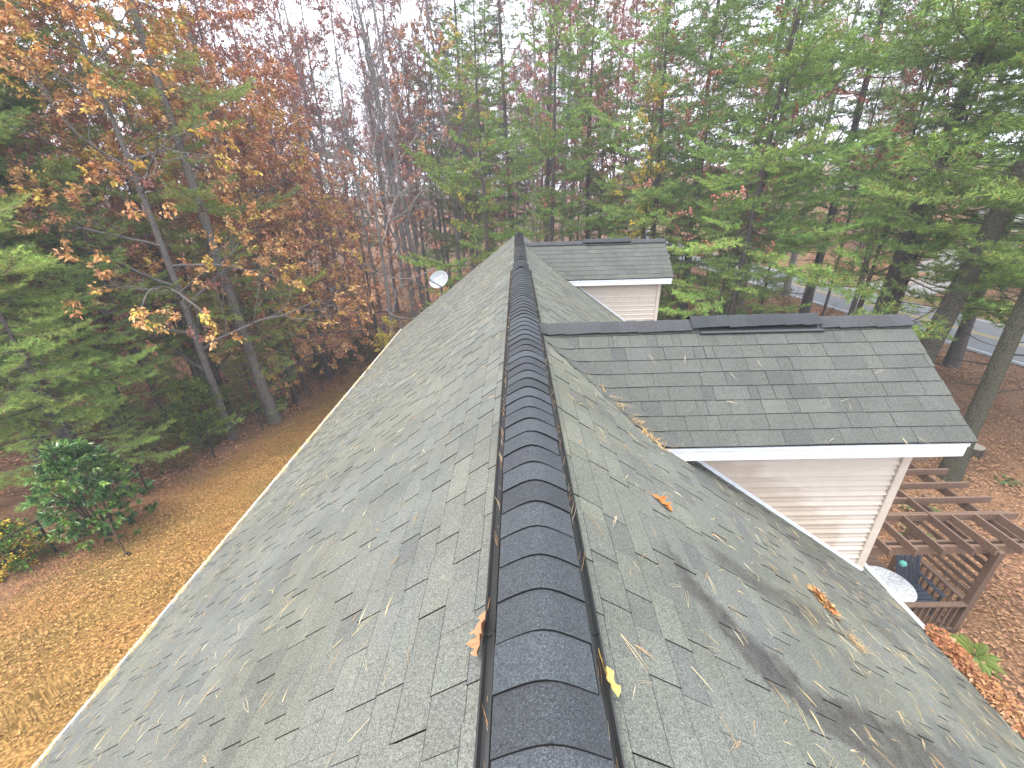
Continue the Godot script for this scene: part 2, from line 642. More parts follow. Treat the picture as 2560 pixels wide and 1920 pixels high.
func make_dormer(house: Node3D, zd: float, which: int) -> void:
	var cl := sqrt(1.0 + DORMER_PITCH * DORMER_PITCH)
	var ridge := Vector3(0, DORMER_RIDGE, zd)
	var d_roof := Node3D.new()
	d_roof.name = "dormer_roof"
	house.add_child(d_roof, true)
	var tar := Color(0.03, 0.03, 0.03)
	var white := Color(0.68, 0.70, 0.73)
	var beige := Color(0.54, 0.465, 0.39)
	var s := shape()
	for side in [-1.0, 1.0]:
		var d := Vector3(0, -DORMER_PITCH, side) / cl
		var n := Vector3(0, 1, side * DORMER_PITCH) / cl
		var len_ := DORMER_RUN * cl - 0.006
		s.box(ridge + Vector3(DORMER_END * 0.5 + 0.1, 0, 0) + d * (len_ * 0.5) - n * 0.012, d * (len_ * 0.5), n * 0.011, Vector3(DORMER_END * 0.5 - 0.102, 0, 0), tar)
	part(s, "decking", M.plain, d_roof)
	var seen_d := func(p: Vector3) -> bool: return DORMER_RIDGE - absf(p.z - zd) * DORMER_PITCH > RIDGE - PITCH * p.x - 0.01 and DORMER_RIDGE - p.y > 0.10
	var tone := Color(0.172, 0.177, 0.165)
	for side in [1.0, -1.0]:
		var d := Vector3(0, -DORMER_PITCH, side) / cl
		var n := Vector3(0, 1, side * DORMER_PITCH) / cl
		shingle_slope(d_roof, ridge, Vector3(1, 0, 0), d, n, 0.15, DORMER_END, DORMER_RUN * cl, 150 if side > 0 else 0, seen_d, roof_shade_dormer, tone, 140 + which * 2 + int(side), 0.0014, 0.05)
	# shingles of each course woven over the valley onto the main slope
	var dd := Vector3(0, -DORMER_PITCH, 1).normalized()
	var w := Vector3(DORMER_PITCH / PITCH, -DORMER_PITCH, 1).normalized()
	var n_d := Vector3(0, 1, DORMER_PITCH).normalized()
	var n_m := Vector3(PITCH, 1, 0).normalized()
	var p1 := w.cross(n_d).normalized()
	if p1.dot(Vector3(-1, 0, 0)) < 0:
		p1 = -p1
	var p2 := w.cross(n_m).normalized()
	if p2.z < 0:
		p2 = -p2
	var t := Vector3(-1, 0, 0)
	var u := (w * t.dot(w) + p2 * t.dot(p1)).normalized()
	for k in 9:
		var q1 := DORMER_RUN * cl - k * EXPOSURE
		var q0 := q1 - EXPOSURE
		if q0 < 0.05:
			continue
		var sh := shape()
		var pt := []
		for q in [q1, q0]:
			var p: Vector3 = ridge + dd * q
			p.x = (RIDGE - p.y) / PITCH
			pt.append(p)
		var L := rnd(0.10, 0.18)
		var lift := n_m * 0.015
		var cc := tone * rnd(0.9, 1.08)
		cc.a = 1.0
		var back := Vector3(0.16, 0.0, 0.0) + n_d * 0.0145
		var row := [pt[0] + back, pt[0] + Vector3(0.05, 0, 0) + n_d * 0.011 + lift * 0.4, pt[0] + u * 0.04 + lift * 0.9 , pt[0] + u * L + n_m * 0.014]
		var top := [pt[1] + back - n_d * 0.008, pt[1] + Vector3(0.05, 0, 0) + n_d * 0.010, pt[1] + u * 0.04 + n_m * 0.011, pt[1] + u * L * 0.7 + n_m * 0.010]
		for i in 3:
			sh.quad(row[i], top[i], top[i + 1], row[i + 1], cc)
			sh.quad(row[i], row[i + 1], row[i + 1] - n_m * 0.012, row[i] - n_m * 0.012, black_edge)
		part(sh, "valley_shingle", M.shingle, d_roof)
	# caps
	rng.seed = 55 + which
	var x := DORMER_END
	while x > 0.20:
		var on_vent := x > 1.75 and x < 2.92
		var tn := (Color(0.135, 0.135, 0.148) if not on_vent else Color(0.10, 0.107, 0.122)) * rnd(0.9, 1.1)
		tn.a = 1.0
		part(cap_piece(ridge + Vector3(x - 0.0875, 0, 0), Vector3(1, 0, 0), Vector3(0, 0, 1), 0.125, 0.178, 0.056 if on_vent else 0.020, DORMER_PITCH * 0.95, rnd(0.012, 0.03), tn), "ridge_cap", M.cap, d_roof)
		x -= 0.174
	s = shape()
	var blk := Color(0.032, 0.032, 0.034)
	for side in [-1.0, 1.0]:
		var d := Vector3(0, -DORMER_PITCH, side) / cl
		var n := Vector3(0, 1, side * DORMER_PITCH) / cl
		s.box(ridge + Vector3(2.27, 0, 0) + d * 0.10 + n * 0.021, Vector3(0.58, 0, 0), d * 0.052, n * 0.006, blk)
		s.box(ridge + Vector3(2.27, 0, 0) + d * 0.155 + n * 0.022, Vector3(0.585, 0, 0), d * 0.006, n * 0.012, blk)
	part(s, "vent_section", M.plastic, d_roof)
	# fascia, soffit, rake boards
	var eave_y := DORMER_RIDGE - DORMER_RUN * DORMER_PITCH
	for side in [1.0, -1.0]:
		s = shape()
		s.bar(Vector3(0.9, eave_y - 0.085, zd + side * (DORMER_RUN - 0.022)), Vector3(DORMER_END - 0.045, eave_y - 0.085, zd + side * (DORMER_RUN - 0.022)), Vector3.UP, 0.02, 0.125, white, 0.003)
		s.bar(Vector3(0.9, eave_y - 0.030, zd + side * (DORMER_RUN - 0.008)), Vector3(DORMER_END - 0.04, eave_y - 0.030, zd + side * (DORMER_RUN - 0.008)), Vector3.UP, 0.007, 0.03, white)
		part(s, "fascia", M.paint, house)
		s = shape()
		s.box(Vector3(2.25, eave_y - 0.143, zd + side * (DORMER_RUN + DORMER_WALL - 0.03) * 0.5), Vector3(1.38, 0, 0), Vector3(0, 0.004, 0), Vector3(0, 0, (DORMER_RUN - DORMER_WALL - 0.03) * 0.5), white)
		part(s, "soffit", M.paint, house)
		s = shape()
		var d := Vector3(0, -DORMER_PITCH, side) / cl
		var n := Vector3(0, 1, side * DORMER_PITCH) / cl
		s.bar(ridge + Vector3(DORMER_END - 0.03, 0, 0) - n * 0.09, ridge + Vector3(DORMER_END - 0.03, 0, 0) + d * (DORMER_RUN * cl - 0.03) - n * 0.09, n, 0.02, 0.13, white)
		part(s, "rake_board", M.paint, house)
	# cheek walls in lap siding, one panel a row
	var row_h := 0.1165
	for side in [1.0, -1.0]:
		var wall := Node3D.new()
		wall.name = "dormer_wall"
		house.add_child(wall, true)
		var zw: float = zd + side * DORMER_WALL
		var backing := shape()
		backing.box(Vector3(2.2, 5.2, zw - side * 0.03), Vector3(1.23, 0, 0), Vector3(0, 0.86, 0), Vector3(0, 0, 0.02), beige * 0.6)
		part(backing, "backing", M.vinyl, wall)
		var y := eave_y - 0.15
		while y > 4.35:
			var yb := y - row_h
			var x0 := maxf((RIDGE - y) / PITCH - 0.25, 0.9)
			var x1 := DORMER_FRONT - 0.055
			if x1 - x0 > 0.05:
				var p := shape()
				var xs := []
				for i in 13:
					xs.append(lerpf(x0, x1, i / 12.0))
				for i in 12:
					var a: float = xs[i]
					var b: float = xs[i + 1]
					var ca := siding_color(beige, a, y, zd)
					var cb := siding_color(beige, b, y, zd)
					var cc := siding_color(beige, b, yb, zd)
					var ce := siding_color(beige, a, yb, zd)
					var ym := lerpf(y, yb, 0.5)
					p.quad4(Vector3(a, y, zw), Vector3(b, y, zw), Vector3(b, ym - 0.002, zw + side * 0.021), Vector3(a, ym - 0.002, zw + side * 0.021), ca, cb, cc, ce)
					p.quad4(Vector3(a, ym - 0.002, zw + side * 0.021), Vector3(b, ym - 0.002, zw + side * 0.021), Vector3(b, ym - 0.010, zw + side * 0.004), Vector3(a, ym - 0.010, zw + side * 0.004), ca, cb, cc, ce)
					p.quad4(Vector3(a, ym - 0.010, zw + side * 0.004), Vector3(b, ym - 0.010, zw + side * 0.004), Vector3(b, yb, zw + side * 0.030), Vector3(a, yb, zw + side * 0.030), ca, cb, cc, ce)
					p.quad4(Vector3(a, yb, zw + side * 0.030), Vector3(b, yb, zw + side * 0.030), Vector3(b, yb + 0.001, zw), Vector3(a, yb + 0.001, zw), ce, cc, cc, ce)
				part(p, "siding_panel", M.vinyl, wall)
			y = yb
		s = shape()
		s.bar(Vector3(DORMER_FRONT - 0.015, eave_y - 0.15, zw + side * 0.008), Vector3(DORMER_FRONT - 0.015, 4.36, zw + side * 0.008), Vector3(1, 0, 0), 0.06, 0.085, beige * Color(1.06, 1.06, 1.05), 0.006)
		part(s, "corner_trim", M.vinyl, wall)
		s = shape()
		var f0 := Vector3(1.20, RIDGE - PITCH * 1.20, zw + side * 0.035)
		var f1 := Vector3(DORMER_FRONT + 0.01, RIDGE - PITCH * (DORMER_FRONT + 0.01), zw + side * 0.035)
		var n_up := Vector3(PITCH, 1, 0).normalized()
		s.bar(f0 + n_up * 0.026, f1 + n_up * 0.026, n_up, 0.012, 0.034, white)
		part(s, "flashing", M.paint, wall)
	# gable front
	s = shape()
	var fx := DORMER_FRONT - 0.02
	var g0 := Vector3(fx, 4.3, zd - DORMER_WALL)
	var g1 := Vector3(fx, 4.3, zd + DORMER_WALL)
	var g2 := Vector3(fx, eave_y - 0.1, zd + DORMER_WALL)
	var g3 := Vector3(fx, DORMER_RIDGE - 0.05, zd)
	var g4 := Vector3(fx, eave_y - 0.1, zd - DORMER_WALL)
	s.quad(g0, g1, g2, g4, beige)
	s.tri(g4, g2, g3, beige)
	part(s, "gable_front", M.vinyl, house)


# beige vinyl with a damp band that follows the roof line
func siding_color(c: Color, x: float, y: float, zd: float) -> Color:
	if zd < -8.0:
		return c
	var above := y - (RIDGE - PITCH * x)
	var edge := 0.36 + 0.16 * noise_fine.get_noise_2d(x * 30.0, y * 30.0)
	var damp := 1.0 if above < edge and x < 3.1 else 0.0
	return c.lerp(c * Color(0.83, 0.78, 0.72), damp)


func make_trim(house: Node3D, run_l: float, run_r: float) -> void:
	var white := Color(0.60, 0.605, 0.61)
	var zf := ROOF_FAR + 0.05
	# gutters: back, floor and rolled lip, left one in two runs with a gap
	for run in [[-1.0, run_l, ROOF_NEAR, -9.98], [-1.0, run_l, -10.12, zf], [1.0, run_r, ROOF_NEAR, zf]]:
		var sd: float = run[0]
		var x: float = sd * (run[1] - 0.004)
		var y := RIDGE - PITCH * float(run[1]) - 0.03
		var z0: float = run[2]
		var z1: float = run[3]
		var s := shape()
		var zc := (z0 + z1) * 0.5
		var hz := Vector3(0, 0, (z0 - z1) * 0.5)
		s.box(Vector3(x + sd * 0.001, y - 0.05, zc), Vector3(0.003, 0, 0), Vector3(0, 0.05, 0), hz, white)
		s.box(Vector3(x + sd * 0.045, y - 0.10, zc), Vector3(0.045, 0, 0), Vector3(0, 0.003, 0), hz, white)
		s.box(Vector3(x + sd * 0.086, y - 0.052, zc), Vector3(0.004, 0, 0), Vector3(0, 0.048, 0), hz, white)
		s.box(Vector3(x + sd * 0.082, y - 0.002, zc), Vector3(0.010, 0, 0), Vector3(0, 0.006, 0), hz, white)
		for e in [z0, z1]:
			s.box(Vector3(x + sd * 0.045, y - 0.05, e), Vector3(0.045, 0, 0), Vector3(0, 0.05, 0), Vector3(0, 0, 0.003), Color(0.1, 0.1, 0.1))
		part(s, "gutter", M.paint, house)
	# a bright cover strip on the clean length of gutter beside the dormer
	var c := shape()
	var yr := RIDGE - PITCH * run_r
	c.bar(Vector3(run_r + 0.03, yr - 0.018, -2.55), Vector3(run_r + 0.03, yr - 0.018, -10.4), Vector3(0.35, 1, 0).normalized(), 0.10, 0.006, white)
	part(c, "gutter_cover", M.paint, house)
	# walls, gables and far rake trim
	var beige := Color(0.55, 0.47, 0.41)
	var s2 := shape()
	s2.box(Vector3(-3.62, 0.7, (zf + ROOF_NEAR) * 0.5 - 0.1), Vector3(0.08, 0, 0), Vector3(0, 3.3, 0), Vector3(0, 0, (ROOF_NEAR - zf) * 0.5 - 0.3), beige)
	s2.box(Vector3(3.38, 0.85, (zf + ROOF_NEAR) * 0.5 - 0.1), Vector3(0.08, 0, 0), Vector3(0, 3.35, 0), Vector3(0, 0, (ROOF_NEAR - zf) * 0.5 - 0.3), beige)
	part(s2, "wall", M.vinyl, house)
	for zz in [zf + 0.2, ROOF_NEAR - 0.4]:
		var g := shape()
		g.quad(Vector3(-3.54, -2.6, zz), Vector3(3.30, -2.6, zz), Vector3(3.30, 4.2, zz), Vector3(-3.54, 4.2, zz), beige)
		g.tri(Vector3(-3.54, 4.2, zz), Vector3(3.30, 4.2, zz), Vector3(0, RIDGE - 0.25, zz), beige)
		part(g, "gable_wall", M.vinyl, house)
	for sd in [-1.0, 1.0]:
		var r := shape()
		var d := Vector3(sd, -PITCH, 0).normalized()
		var n := Vector3(sd * PITCH, 1, 0).normalized()
		var L := (run_l if sd < 0 else run_r) * sqrt(1.0 + PITCH * PITCH) - 0.05
		r.bar(Vector3(0, RIDGE, zf - 0.02) - n * 0.10, Vector3(0, RIDGE, zf - 0.02) + d * L - n * 0.10, n, 0.02, 0.14, white)
		part(r, "rake_board", M.paint, house)
	# soffits close the eaves
	for sd in [-1.0, 1.0]:
		var q := shape()
		var run: float = run_l if sd < 0 else run_r
		var yy := RIDGE - PITCH * run - 0.14
		var xi := 3.7 if sd < 0 else 3.46
		q.box(Vector3(sd * (run + xi) * 0.5, yy, (zf + ROOF_NEAR) * 0.5), Vector3((run - xi) * 0.5 - 0.008, 0, 0), Vector3(0, 0.005, 0), Vector3(0, 0, (ROOF_NEAR - zf) * 0.5), white)
		part(q, "soffit", M.paint, house)


# ---------------------------------------------------------------- trees
var boughs := []            # pine boughs: coarse then fine, three lengths, two of each: [vertices, colours]
var bough_len := [1.2, 1.2, 2.2, 2.2, 3.4, 3.4]
var sprays := {}            # leaf sprays by kind
var skeletons := {}
var pines := {}
var crowns := {}
var tints := {}


func needle_tuft(s: Shape, p: Vector3, d: Vector3, count: int, long: float, wide: float, col: Color, brown: float) -> void:
	for i in count:
		var r := Vector3(rnd(-1, 1), rnd(-1, 1), rnd(-1, 1))
		var dir := (d * 0.7 + r * 0.9 + Vector3(0, -0.14, 0)).normalized()
		var side := dir.cross(Vector3(rnd(-1, 1), rnd(-1, 1), rnd(-1, 1))).normalized() * wide
		var cc := vary(col, 0.3)
		if rng.randf() < brown:
			cc = Color(0.26, 0.165, 0.06)
		var b := p + d * rnd(-0.05, 0.05)
		s.tri(b - side, b + side, b + dir * (long * rnd(0.75, 1.2)), cc)


func make_bough(seed_: int, L: float, fine: bool) -> Array:
	rng.seed = seed_
	var s := shape()
	var wood := Color(0.085, 0.068, 0.055)
	var pts := PackedVector3Array()
	var rad := PackedFloat32Array()
	var bend := rnd(-0.14, 0.14)
	for i in 8:
		var t := i / 7.0
		pts.append(Vector3(L * t, L * (-0.13 * sin(t * PI * 0.8) + 0.08 * t * t), L * bend * t * t))
		rad.append(lerpf(0.008 + 0.006 * L, 0.003, t))
	s.tube(pts, rad, 4 if fine else 3, wood)
	var t := 0.22
	var sd := 1.0
	var count := 12 if fine else 8
	var wide := 0.0045 if fine else 0.0095
	var long := 0.105 if fine else 0.125
	var step := 0.075 if fine else 0.105
	while t < 1.0:
		var fi := t * 7.0
		var i0 := mini(int(fi), 6)
		var p := pts[i0].lerp(pts[i0 + 1], fi - i0)
		var fw := (pts[i0 + 1] - pts[i0]).normalized()
		var ang := deg_to_rad(lerpf(66.0, 34.0, t) + rnd(-14, 14))
		var side := Vector3(-fw.z, 0, fw.x).normalized() * sd
		var dir := (fw * cos(ang) + side * sin(ang) + Vector3(0, rnd(-0.12, 0.22), 0)).normalized()
		var ls := (0.18 + L * 0.40 * (1.0 - t) * (0.4 + 0.6 * smoothstep(0.15, 0.5, t))) * rnd(0.65, 1.3)
		var tip := p + dir * ls + Vector3(0, -0.06 * ls, 0)
		s.tube(PackedVector3Array([p, tip]), PackedFloat32Array([0.006, 0.0025]), 3, wood)
		var green := Color(0.075, 0.145, 0.036).lerp(Color(0.155, 0.225, 0.055), rng.randf())
		var a := ls * 0.25
		while a < ls:
			var pa := p.lerp(tip, a / ls)
			needle_tuft(s, pa, dir, count, long, wide, green, 0.07)
			if ls > 0.35 and rng.randf() < 0.7:
				var br := (dir + side * rnd(-1.0, 1.0) + fw * rnd(-0.6, 0.6) + Vector3(0, rnd(-0.2, 0.4), 0)).normalized()
				needle_tuft(s, pa + br * rnd(0.08, 0.24), br, count, long, wide, green * 1.08, 0.05)
			a += step
		needle_tuft(s, tip, dir, count + 5, long * 1.1, wide, green.lerp(Color(0.22, 0.31, 0.08), 0.55), 0.02)
		t += rnd(0.030, 0.055) * (2.0 / maxf(L, 1.0)) * (1.15 if fine else 1.3)
		sd = -sd
	needle_tuft(s, pts[7], (pts[7] - pts[6]).normalized(), 2 * count, long * 1.1, wide, Color(0.17, 0.25, 0.065), 0.02)
	var shades := []
	for k in 6:
		var q := PackedColorArray()
		var f := 0.72 + 0.11 * k
		for col in s.c:
			q.append(Color(col.r * f * (1.06 if k % 2 else 0.97), col.g * f, col.b * f))
		shades.append(q)
	return [s.v, shades]


func trunk_shape(H: float, r: float, lean: Vector3, sway: float, col: Color, top := 0.06, sides := 10) -> Array:
	var pts := PackedVector3Array()
	var rad := PackedFloat32Array()
	var k := 14
	var ph := rnd(0, TAU)
	for i in k + 1:
		var t := float(i) / k
		var y := H * t
		var wob := Vector3(sin(t * 5.0 + ph), 0, cos(t * 4.1 + ph * 2.0)) * sway * t
		pts.append(Vector3(0, y - 0.25, 0) + lean * (y * t * 0.5 + y * 0.5) + wob)
		rad.append(r * lerpf(1.0, top, pow(t, 0.85)) * (1.0 + 0.35 * exp(-y * 2.2)))
	var s := shape(true)
	s.tube(pts, rad, sides, col)
	return [s, pts, rad]


func at_height(pts: PackedVector3Array, t: float) -> Vector3:
	var f := clampf(t, 0.0, 0.999) * (pts.size() - 1)
	var i := int(f)
	return pts[i].lerp(pts[i + 1], f - i)


# one shape of pine: H, r, low, spread, bark, fine, gaps, lean
func pine_shape(key: String, seed_: int, H: float, r: float, o := {}) -> void:
	rng.seed = seed_
	var bark: Color = o.get("bark", Color(0.20, 0.175, 0.155))
	var tr := trunk_shape(H, r, o.get("lean", Vector3.ZERO), o.get("sway", 0.18), bark, 0.12)
	var low: float = o.get("low", 4.0)
	var spread: float = o.get("spread", 4.0)
	var pts: PackedVector3Array = tr[1]
	var y := maxf(1.2, low - 3.5)
	var dead := shape(true)
	while y < low + 3.0:
		var b := at_height(pts, y / H)
		var az := rnd(0, TAU)
		var L := rnd(0.4, 2.4)
		var dir := Vector3(cos(az), rnd(-0.15, 0.2), sin(az)).normalized()
		dead.tube(PackedVector3Array([b, b + dir * L * 0.5 + Vector3(0, -0.06, 0), b + dir * L + Vector3(0, rnd(-0.1, 0.1), 0)]), PackedFloat32Array([0.024, 0.015, 0.005]), 4, bark * 0.6)
		y += rnd(0.2, 0.5)
	var s := shape()
	y = low
	var fine: bool = o.get("fine", false)
	var top := minf(H - 0.2, float(o.get("top", 99.0)))
	while y < top:
		var f := (y - low) / maxf(H - low, 0.1)
		var reach := spread * (1.0 - 0.75 * pow(f, 2.0)) * (0.72 + 0.28 * sin(y * 1.7 + seed_))
		var n := rng.randi_range(3, 5)
		var az0 := rnd(0, TAU)
		for k in n:
			if rng.randf() < o.get("gaps", 0.15):
				continue
			var L := reach * rnd(0.5, 1.2)
			var i := (0 if L < 1.6 else (2 if L < 2.8 else 4)) + rng.randi_range(0, 1)
			var sc := clampf(L / float(bough_len[i]), 0.6, 1.35)
			var az := az0 + TAU * k / n + rnd(-0.4, 0.4)
			var el := lerpf(-0.06, 0.38, f) + rnd(-0.16, 0.16)
			var b := Basis(Vector3.UP, az) * Basis(Vector3(0, 0, 1), el) * Basis(Vector3(1, 0, 0), rnd(-0.35, 0.35))
			b = b.scaled_local(Vector3(sc, sc, sc))
			var bo: Array = boughs[i + (6 if fine else 0)]
			s.add_placed(Transform3D(b, at_height(pts, (y + rnd(-0.15, 0.15)) / H)), bo[0], bo[1][rng.randi_range(0, 5)])
		y += rnd(0.42, 0.72) / float(o.get("fill", 1.0))
	pines[key] = {"trunk": tr[0].mesh(), "dead": dead.mesh(), "crown": s.mesh(), "tris": s.v.size() / 3}


func tint(base: StandardMaterial3D, c: Color) -> StandardMaterial3D:
	var key := "%s%.2f%.2f%.2f" % [base.resource_name, c.r, c.g, c.b]
	if not tints.has(key):
		var m: StandardMaterial3D = base.duplicate()
		m.albedo_color = c.linear_to_srgb()
		tints[key] = m
	return tints[key]


func pine(x: float, z: float, key: String, turn: float, size: float, label: String, group := "", shade := Color.WHITE, tilt := Vector3.ZERO) -> Node3D:
	var t := thing("pine_tree", label, "tree", Vector3(x, lie(x, z), z), group)
	t.basis = (Basis(Vector3(tilt.z, 0, -tilt.x).normalized(), tilt.length()) if tilt.length() > 0.001 else Basis()) * Basis(Vector3.UP, turn) * Basis().scaled(Vector3.ONE * size)
	part(pines[key].trunk, "trunk", M.bark, t)
	part(pines[key].dead, "dead_branches", M.bark, t).set_meta("kind", "stuff")
	part(pines[key].crown, "crown", tint(M.needle, shade), t)
	return t


# ---- broadleaf trees
func leaf_faces(s: Shape, p: Vector3, d: Vector3, up: Vector3, L: float, W: float, col: Color) -> void:
	var side := d.cross(up).normalized() * (W * 0.5)
	var fold := side.cross(d).normalized() * (W * 0.22)
	var m := p + d * (L * 0.45)
	var tip := p + d * L - fold * rnd(0.0, 1.2)
	s.tri(p, m + side + fold, tip, col)
	s.tri(p, tip, m - side + fold, col * 0.92)


func oak_leaf_faces(s: Shape, p: Vector3, d: Vector3, up: Vector3, L: float, col: Color, lobed := true) -> void:
	var side := d.cross(up).normalized()
	var nrm := side.cross(d).normalized()
	var prof := [0.01, 0.05, 0.10, 0.12, 0.08, 0.10, 0.20, 0.28, 0.25, 0.13, 0.10, 0.17, 0.24, 0.19, 0.10, 0.09, 0.13, 0.08, 0.0] if lobed else [0.02, 0.06, 0.10, 0.13, 0.15, 0.16, 0.165, 0.16, 0.15, 0.13, 0.10, 0.06, 0.0]
	var curl := rnd(-0.25, 0.25)
	var last := [p, p, p]
	for i in prof.size():
		var t := i / (prof.size() - 1.0)
		var mid := p + d * (L * t) + nrm * (L * curl * t * t)
		var w: float = prof[i] * L
		var a := mid + side * (w * rnd(0.8, 1.15)) + nrm * (w * rnd(0.3, 0.9)) + d * (w * 0.5)
		var b := mid - side * (w * rnd(0.6, 1.0)) + nrm * (w * rnd(0.6, 1.3)) + d * (w * 0.35)
		if i > 0:
			s.quad(last[0], a, mid, last[1], col)
			s.quad(last[1], mid, b, last[2], col * 0.93)
		last = [a, mid, b]


func make_spray(kind: String, seed_: int) -> Shape:
	rng.seed = seed_
	var s := shape()
	var n := 18
	var L := 0.55
	var size := 0.115
	if kind == "maple":
		n = 24; L = 0.7; size = 0.085
	elif kind == "shrub":
		n = 24; L = 0.4; size = 0.065
	elif kind == "glossy":
		n = 13; L = 0.3; size = 0.12
	s.tube(PackedVector3Array([Vector3.ZERO, Vector3(L, 0, 0)]), PackedFloat32Array([0.006, 0.002]), 3, Color(0.4, 0.35, 0.3))
	for i in n:
		var t := rnd(0.25, 1.0)
		var p := Vector3(L * t, rnd(-0.05, 0.05), rnd(-0.05, 0.05))
		var a := rnd(0, TAU)
		var d: Vector3
		if kind == "glossy":
			p = Vector3(L * rnd(0.55, 1.0), 0, 0)
			d = Vector3(0.8, sin(a) * 0.7 + 0.2, cos(a)).normalized()
		else:
			d = Vector3(rnd(-0.2, 0.9), rnd(-0.9, 0.35), rnd(-1, 1)).normalized()
			p += Vector3(0, sin(a), cos(a)) * rnd(0.0, 0.16) * t
		var up := Vector3(rnd(-0.5, 0.5), 1, rnd(-0.5, 0.5)).normalized()
		var k := rnd(0.7, 1.3)
		var sz := size * rnd(0.7, 1.3)
		if kind == "oak":
			leaf_faces(s, p, d, up, sz * 1.25, sz * 0.72, Color(k, k * rnd(0.88, 1.08), k * rnd(0.8, 1.1)))
		elif kind == "glossy":
			leaf_faces(s, p, d, up, sz * 1.2, sz * 0.5, Color(k, k, k))
		else:
			leaf_faces(s, p, d, up, sz, sz * 0.8, Color(k, k * rnd(0.85, 1.1), k * rnd(0.85, 1.1)))
	return s


func add_spray(s: Shape, kind: String, xf: Transform3D, c: Color) -> void:
	var sp: Shape = sprays[kind][rng.randi_range(0, 1)]
	var cols := PackedColorArray()
	cols.resize(sp.c.size())
	for i in sp.c.size():
		cols[i] = sp.c[i] * c
	s.add_placed(xf, sp.v, cols)


# grows limbs and twigs; notes the tips
func grow(s: Shape, tips: Array, p: Vector3, d: Vector3, L: float, r: float, level: int, deep: int, o: Dictionary) -> void:
	var segs: int = [0, 7, 5, 3, 2][level]
	var sides: int = [0, 6, 5, 4, 3][level]
	var pts := PackedVector3Array([p])
	var rad := PackedFloat32Array([r])
	var q := p
	var dir := d
	var dirs := [d]
	for i in segs:
		dir = (dir + Vector3(rnd(-1, 1), rnd(-1, 1), rnd(-1, 1)) * o.get("crook", 0.22) + Vector3(0, o.get("rise", 0.08), 0)).normalized()
		q += dir * (L / segs)
		pts.append(q)
		rad.append(maxf(lerpf(r, r * 0.25, float(i + 1) / segs), 0.0030))
		dirs.append(dir)
	var bark: Color = o.get("bark")
	s.tube(pts, rad, sides, bark if level < 3 else bark * 0.85)
	if level >= deep - 1:
		tips.append([q, dir])
		if level >= deep:
			return
	var n: int = [0, o.get("n2", 5), o.get("n3", 5), o.get("n4", 4)][level]
	for i in n:
		var t := (i + rnd(0.3, 1.0)) / n
		t = lerpf(0.25, 1.0, t)
		var fi := clampf(t * segs, 0.0, segs - 0.001)
		var b := pts[int(fi)].lerp(pts[int(fi) + 1], fi - int(fi))
		var ax: Vector3 = dirs[int(fi)]
		var out := ax.cross(Vector3(rnd(-1, 1), rnd(-1, 1), rnd(-1, 1))).normalized()
		var nd := (ax * 0.75 + out * rnd(0.5, 0.95)).normalized()
		grow(s, tips, b, nd, L * rnd(0.38, 0.62) * (1.15 - 0.4 * t), maxf(r * lerpf(0.55, 0.3, t), 0.004), level + 1, deep, o)


func skeleton(key: String, seed_: int, H: float, r: float, o: Dictionary) -> void:
	rng.seed = seed_
	var tr := trunk_shape(H, r, o.get("lean", Vector3.ZERO), o.get("sway", 0.3), o.get("bark"), 0.10)
	var limbs := shape(true)
	var tips := []
	var n: int = o.get("n1", 16)
	var bare: float = o.get("bare", 0.35)
	for i in n:
		var t := lerpf(bare, 0.98, (i + rnd(0, 0.8)) / n)
		var b := at_height(tr[1], t)
		var az := i * 2.4 + rnd(-0.5, 0.5)
		var el := deg_to_rad(o.get("angle", 40.0) + rnd(-14, 14)) * (1.0 + 0.5 * t)
		var d := Vector3(cos(az) * cos(el), sin(el), sin(az) * cos(el)).normalized()
		var L: float = o.get("reach", 4.0) * (1.1 - 0.7 * (t - bare) / (1.0 - bare)) * rnd(0.7, 1.2)
		var rt: float = r * lerpf(1.0, 0.10, pow(t, 0.85))
		grow(limbs, tips, b, d, L, minf(rt * 0.55, r * 0.4), 1, o.get("deep", 3), o)
	skeletons[key] = {"trunk": tr[0].mesh(), "limbs": limbs.mesh(), "tips": tips}


# leaves at the tips of a skeleton, in a named palette
func crown(key: String, kind: String, palette: String, keep: float, seed_: int) -> ArrayMesh:
	var name_ := "%s %s %s %.2f %d" % [key, kind, palette, keep, seed_]
	if crowns.has(name_):
		return crowns[name_]
	rng.seed = seed_
	var s := shape()
	var cols: Array = PALETTES[palette]
	for tip in skeletons[key].tips:
		if rng.randf() > keep:
			continue
		for rep in 2:
			var d: Vector3 = (tip[1] + Vector3(rnd(-0.6, 0.6), rnd(-0.6, 0.3), rnd(-0.6, 0.6))).normalized()
			var sd := d.cross(Vector3.UP).normalized()
			add_spray(s, kind, Transform3D(Basis(d, sd.cross(d).normalized(), sd).scaled_local(Vector3.ONE * rnd(0.8, 1.3)), tip[0] - d * rnd(0.0, 0.4)), vary(cols[rng.randi_range(0, cols.size() - 1)], 0.22))
	crowns[name_] = s.mesh()
	return crowns[name_]


const PALETTES := {
	"rust": [Color(0.50, 0.26, 0.14), Color(0.56, 0.32, 0.18), Color(0.43, 0.20, 0.12), Color(0.60, 0.38, 0.20), Color(0.50, 0.24, 0.14)],
	"gold": [Color(0.60, 0.34, 0.15), Color(0.62, 0.38, 0.17), Color(0.54, 0.28, 0.13), Color(0.62, 0.46, 0.12)],
	"red": [Color(0.42, 0.17, 0.135), Color(0.38, 0.17, 0.135), Color(0.46, 0.23, 0.165), Color(0.38, 0.20, 0.16)],
	"yellow": [Color(0.62, 0.48, 0.08), Color(0.54, 0.44, 0.09), Color(0.42, 0.38, 0.09)],
}


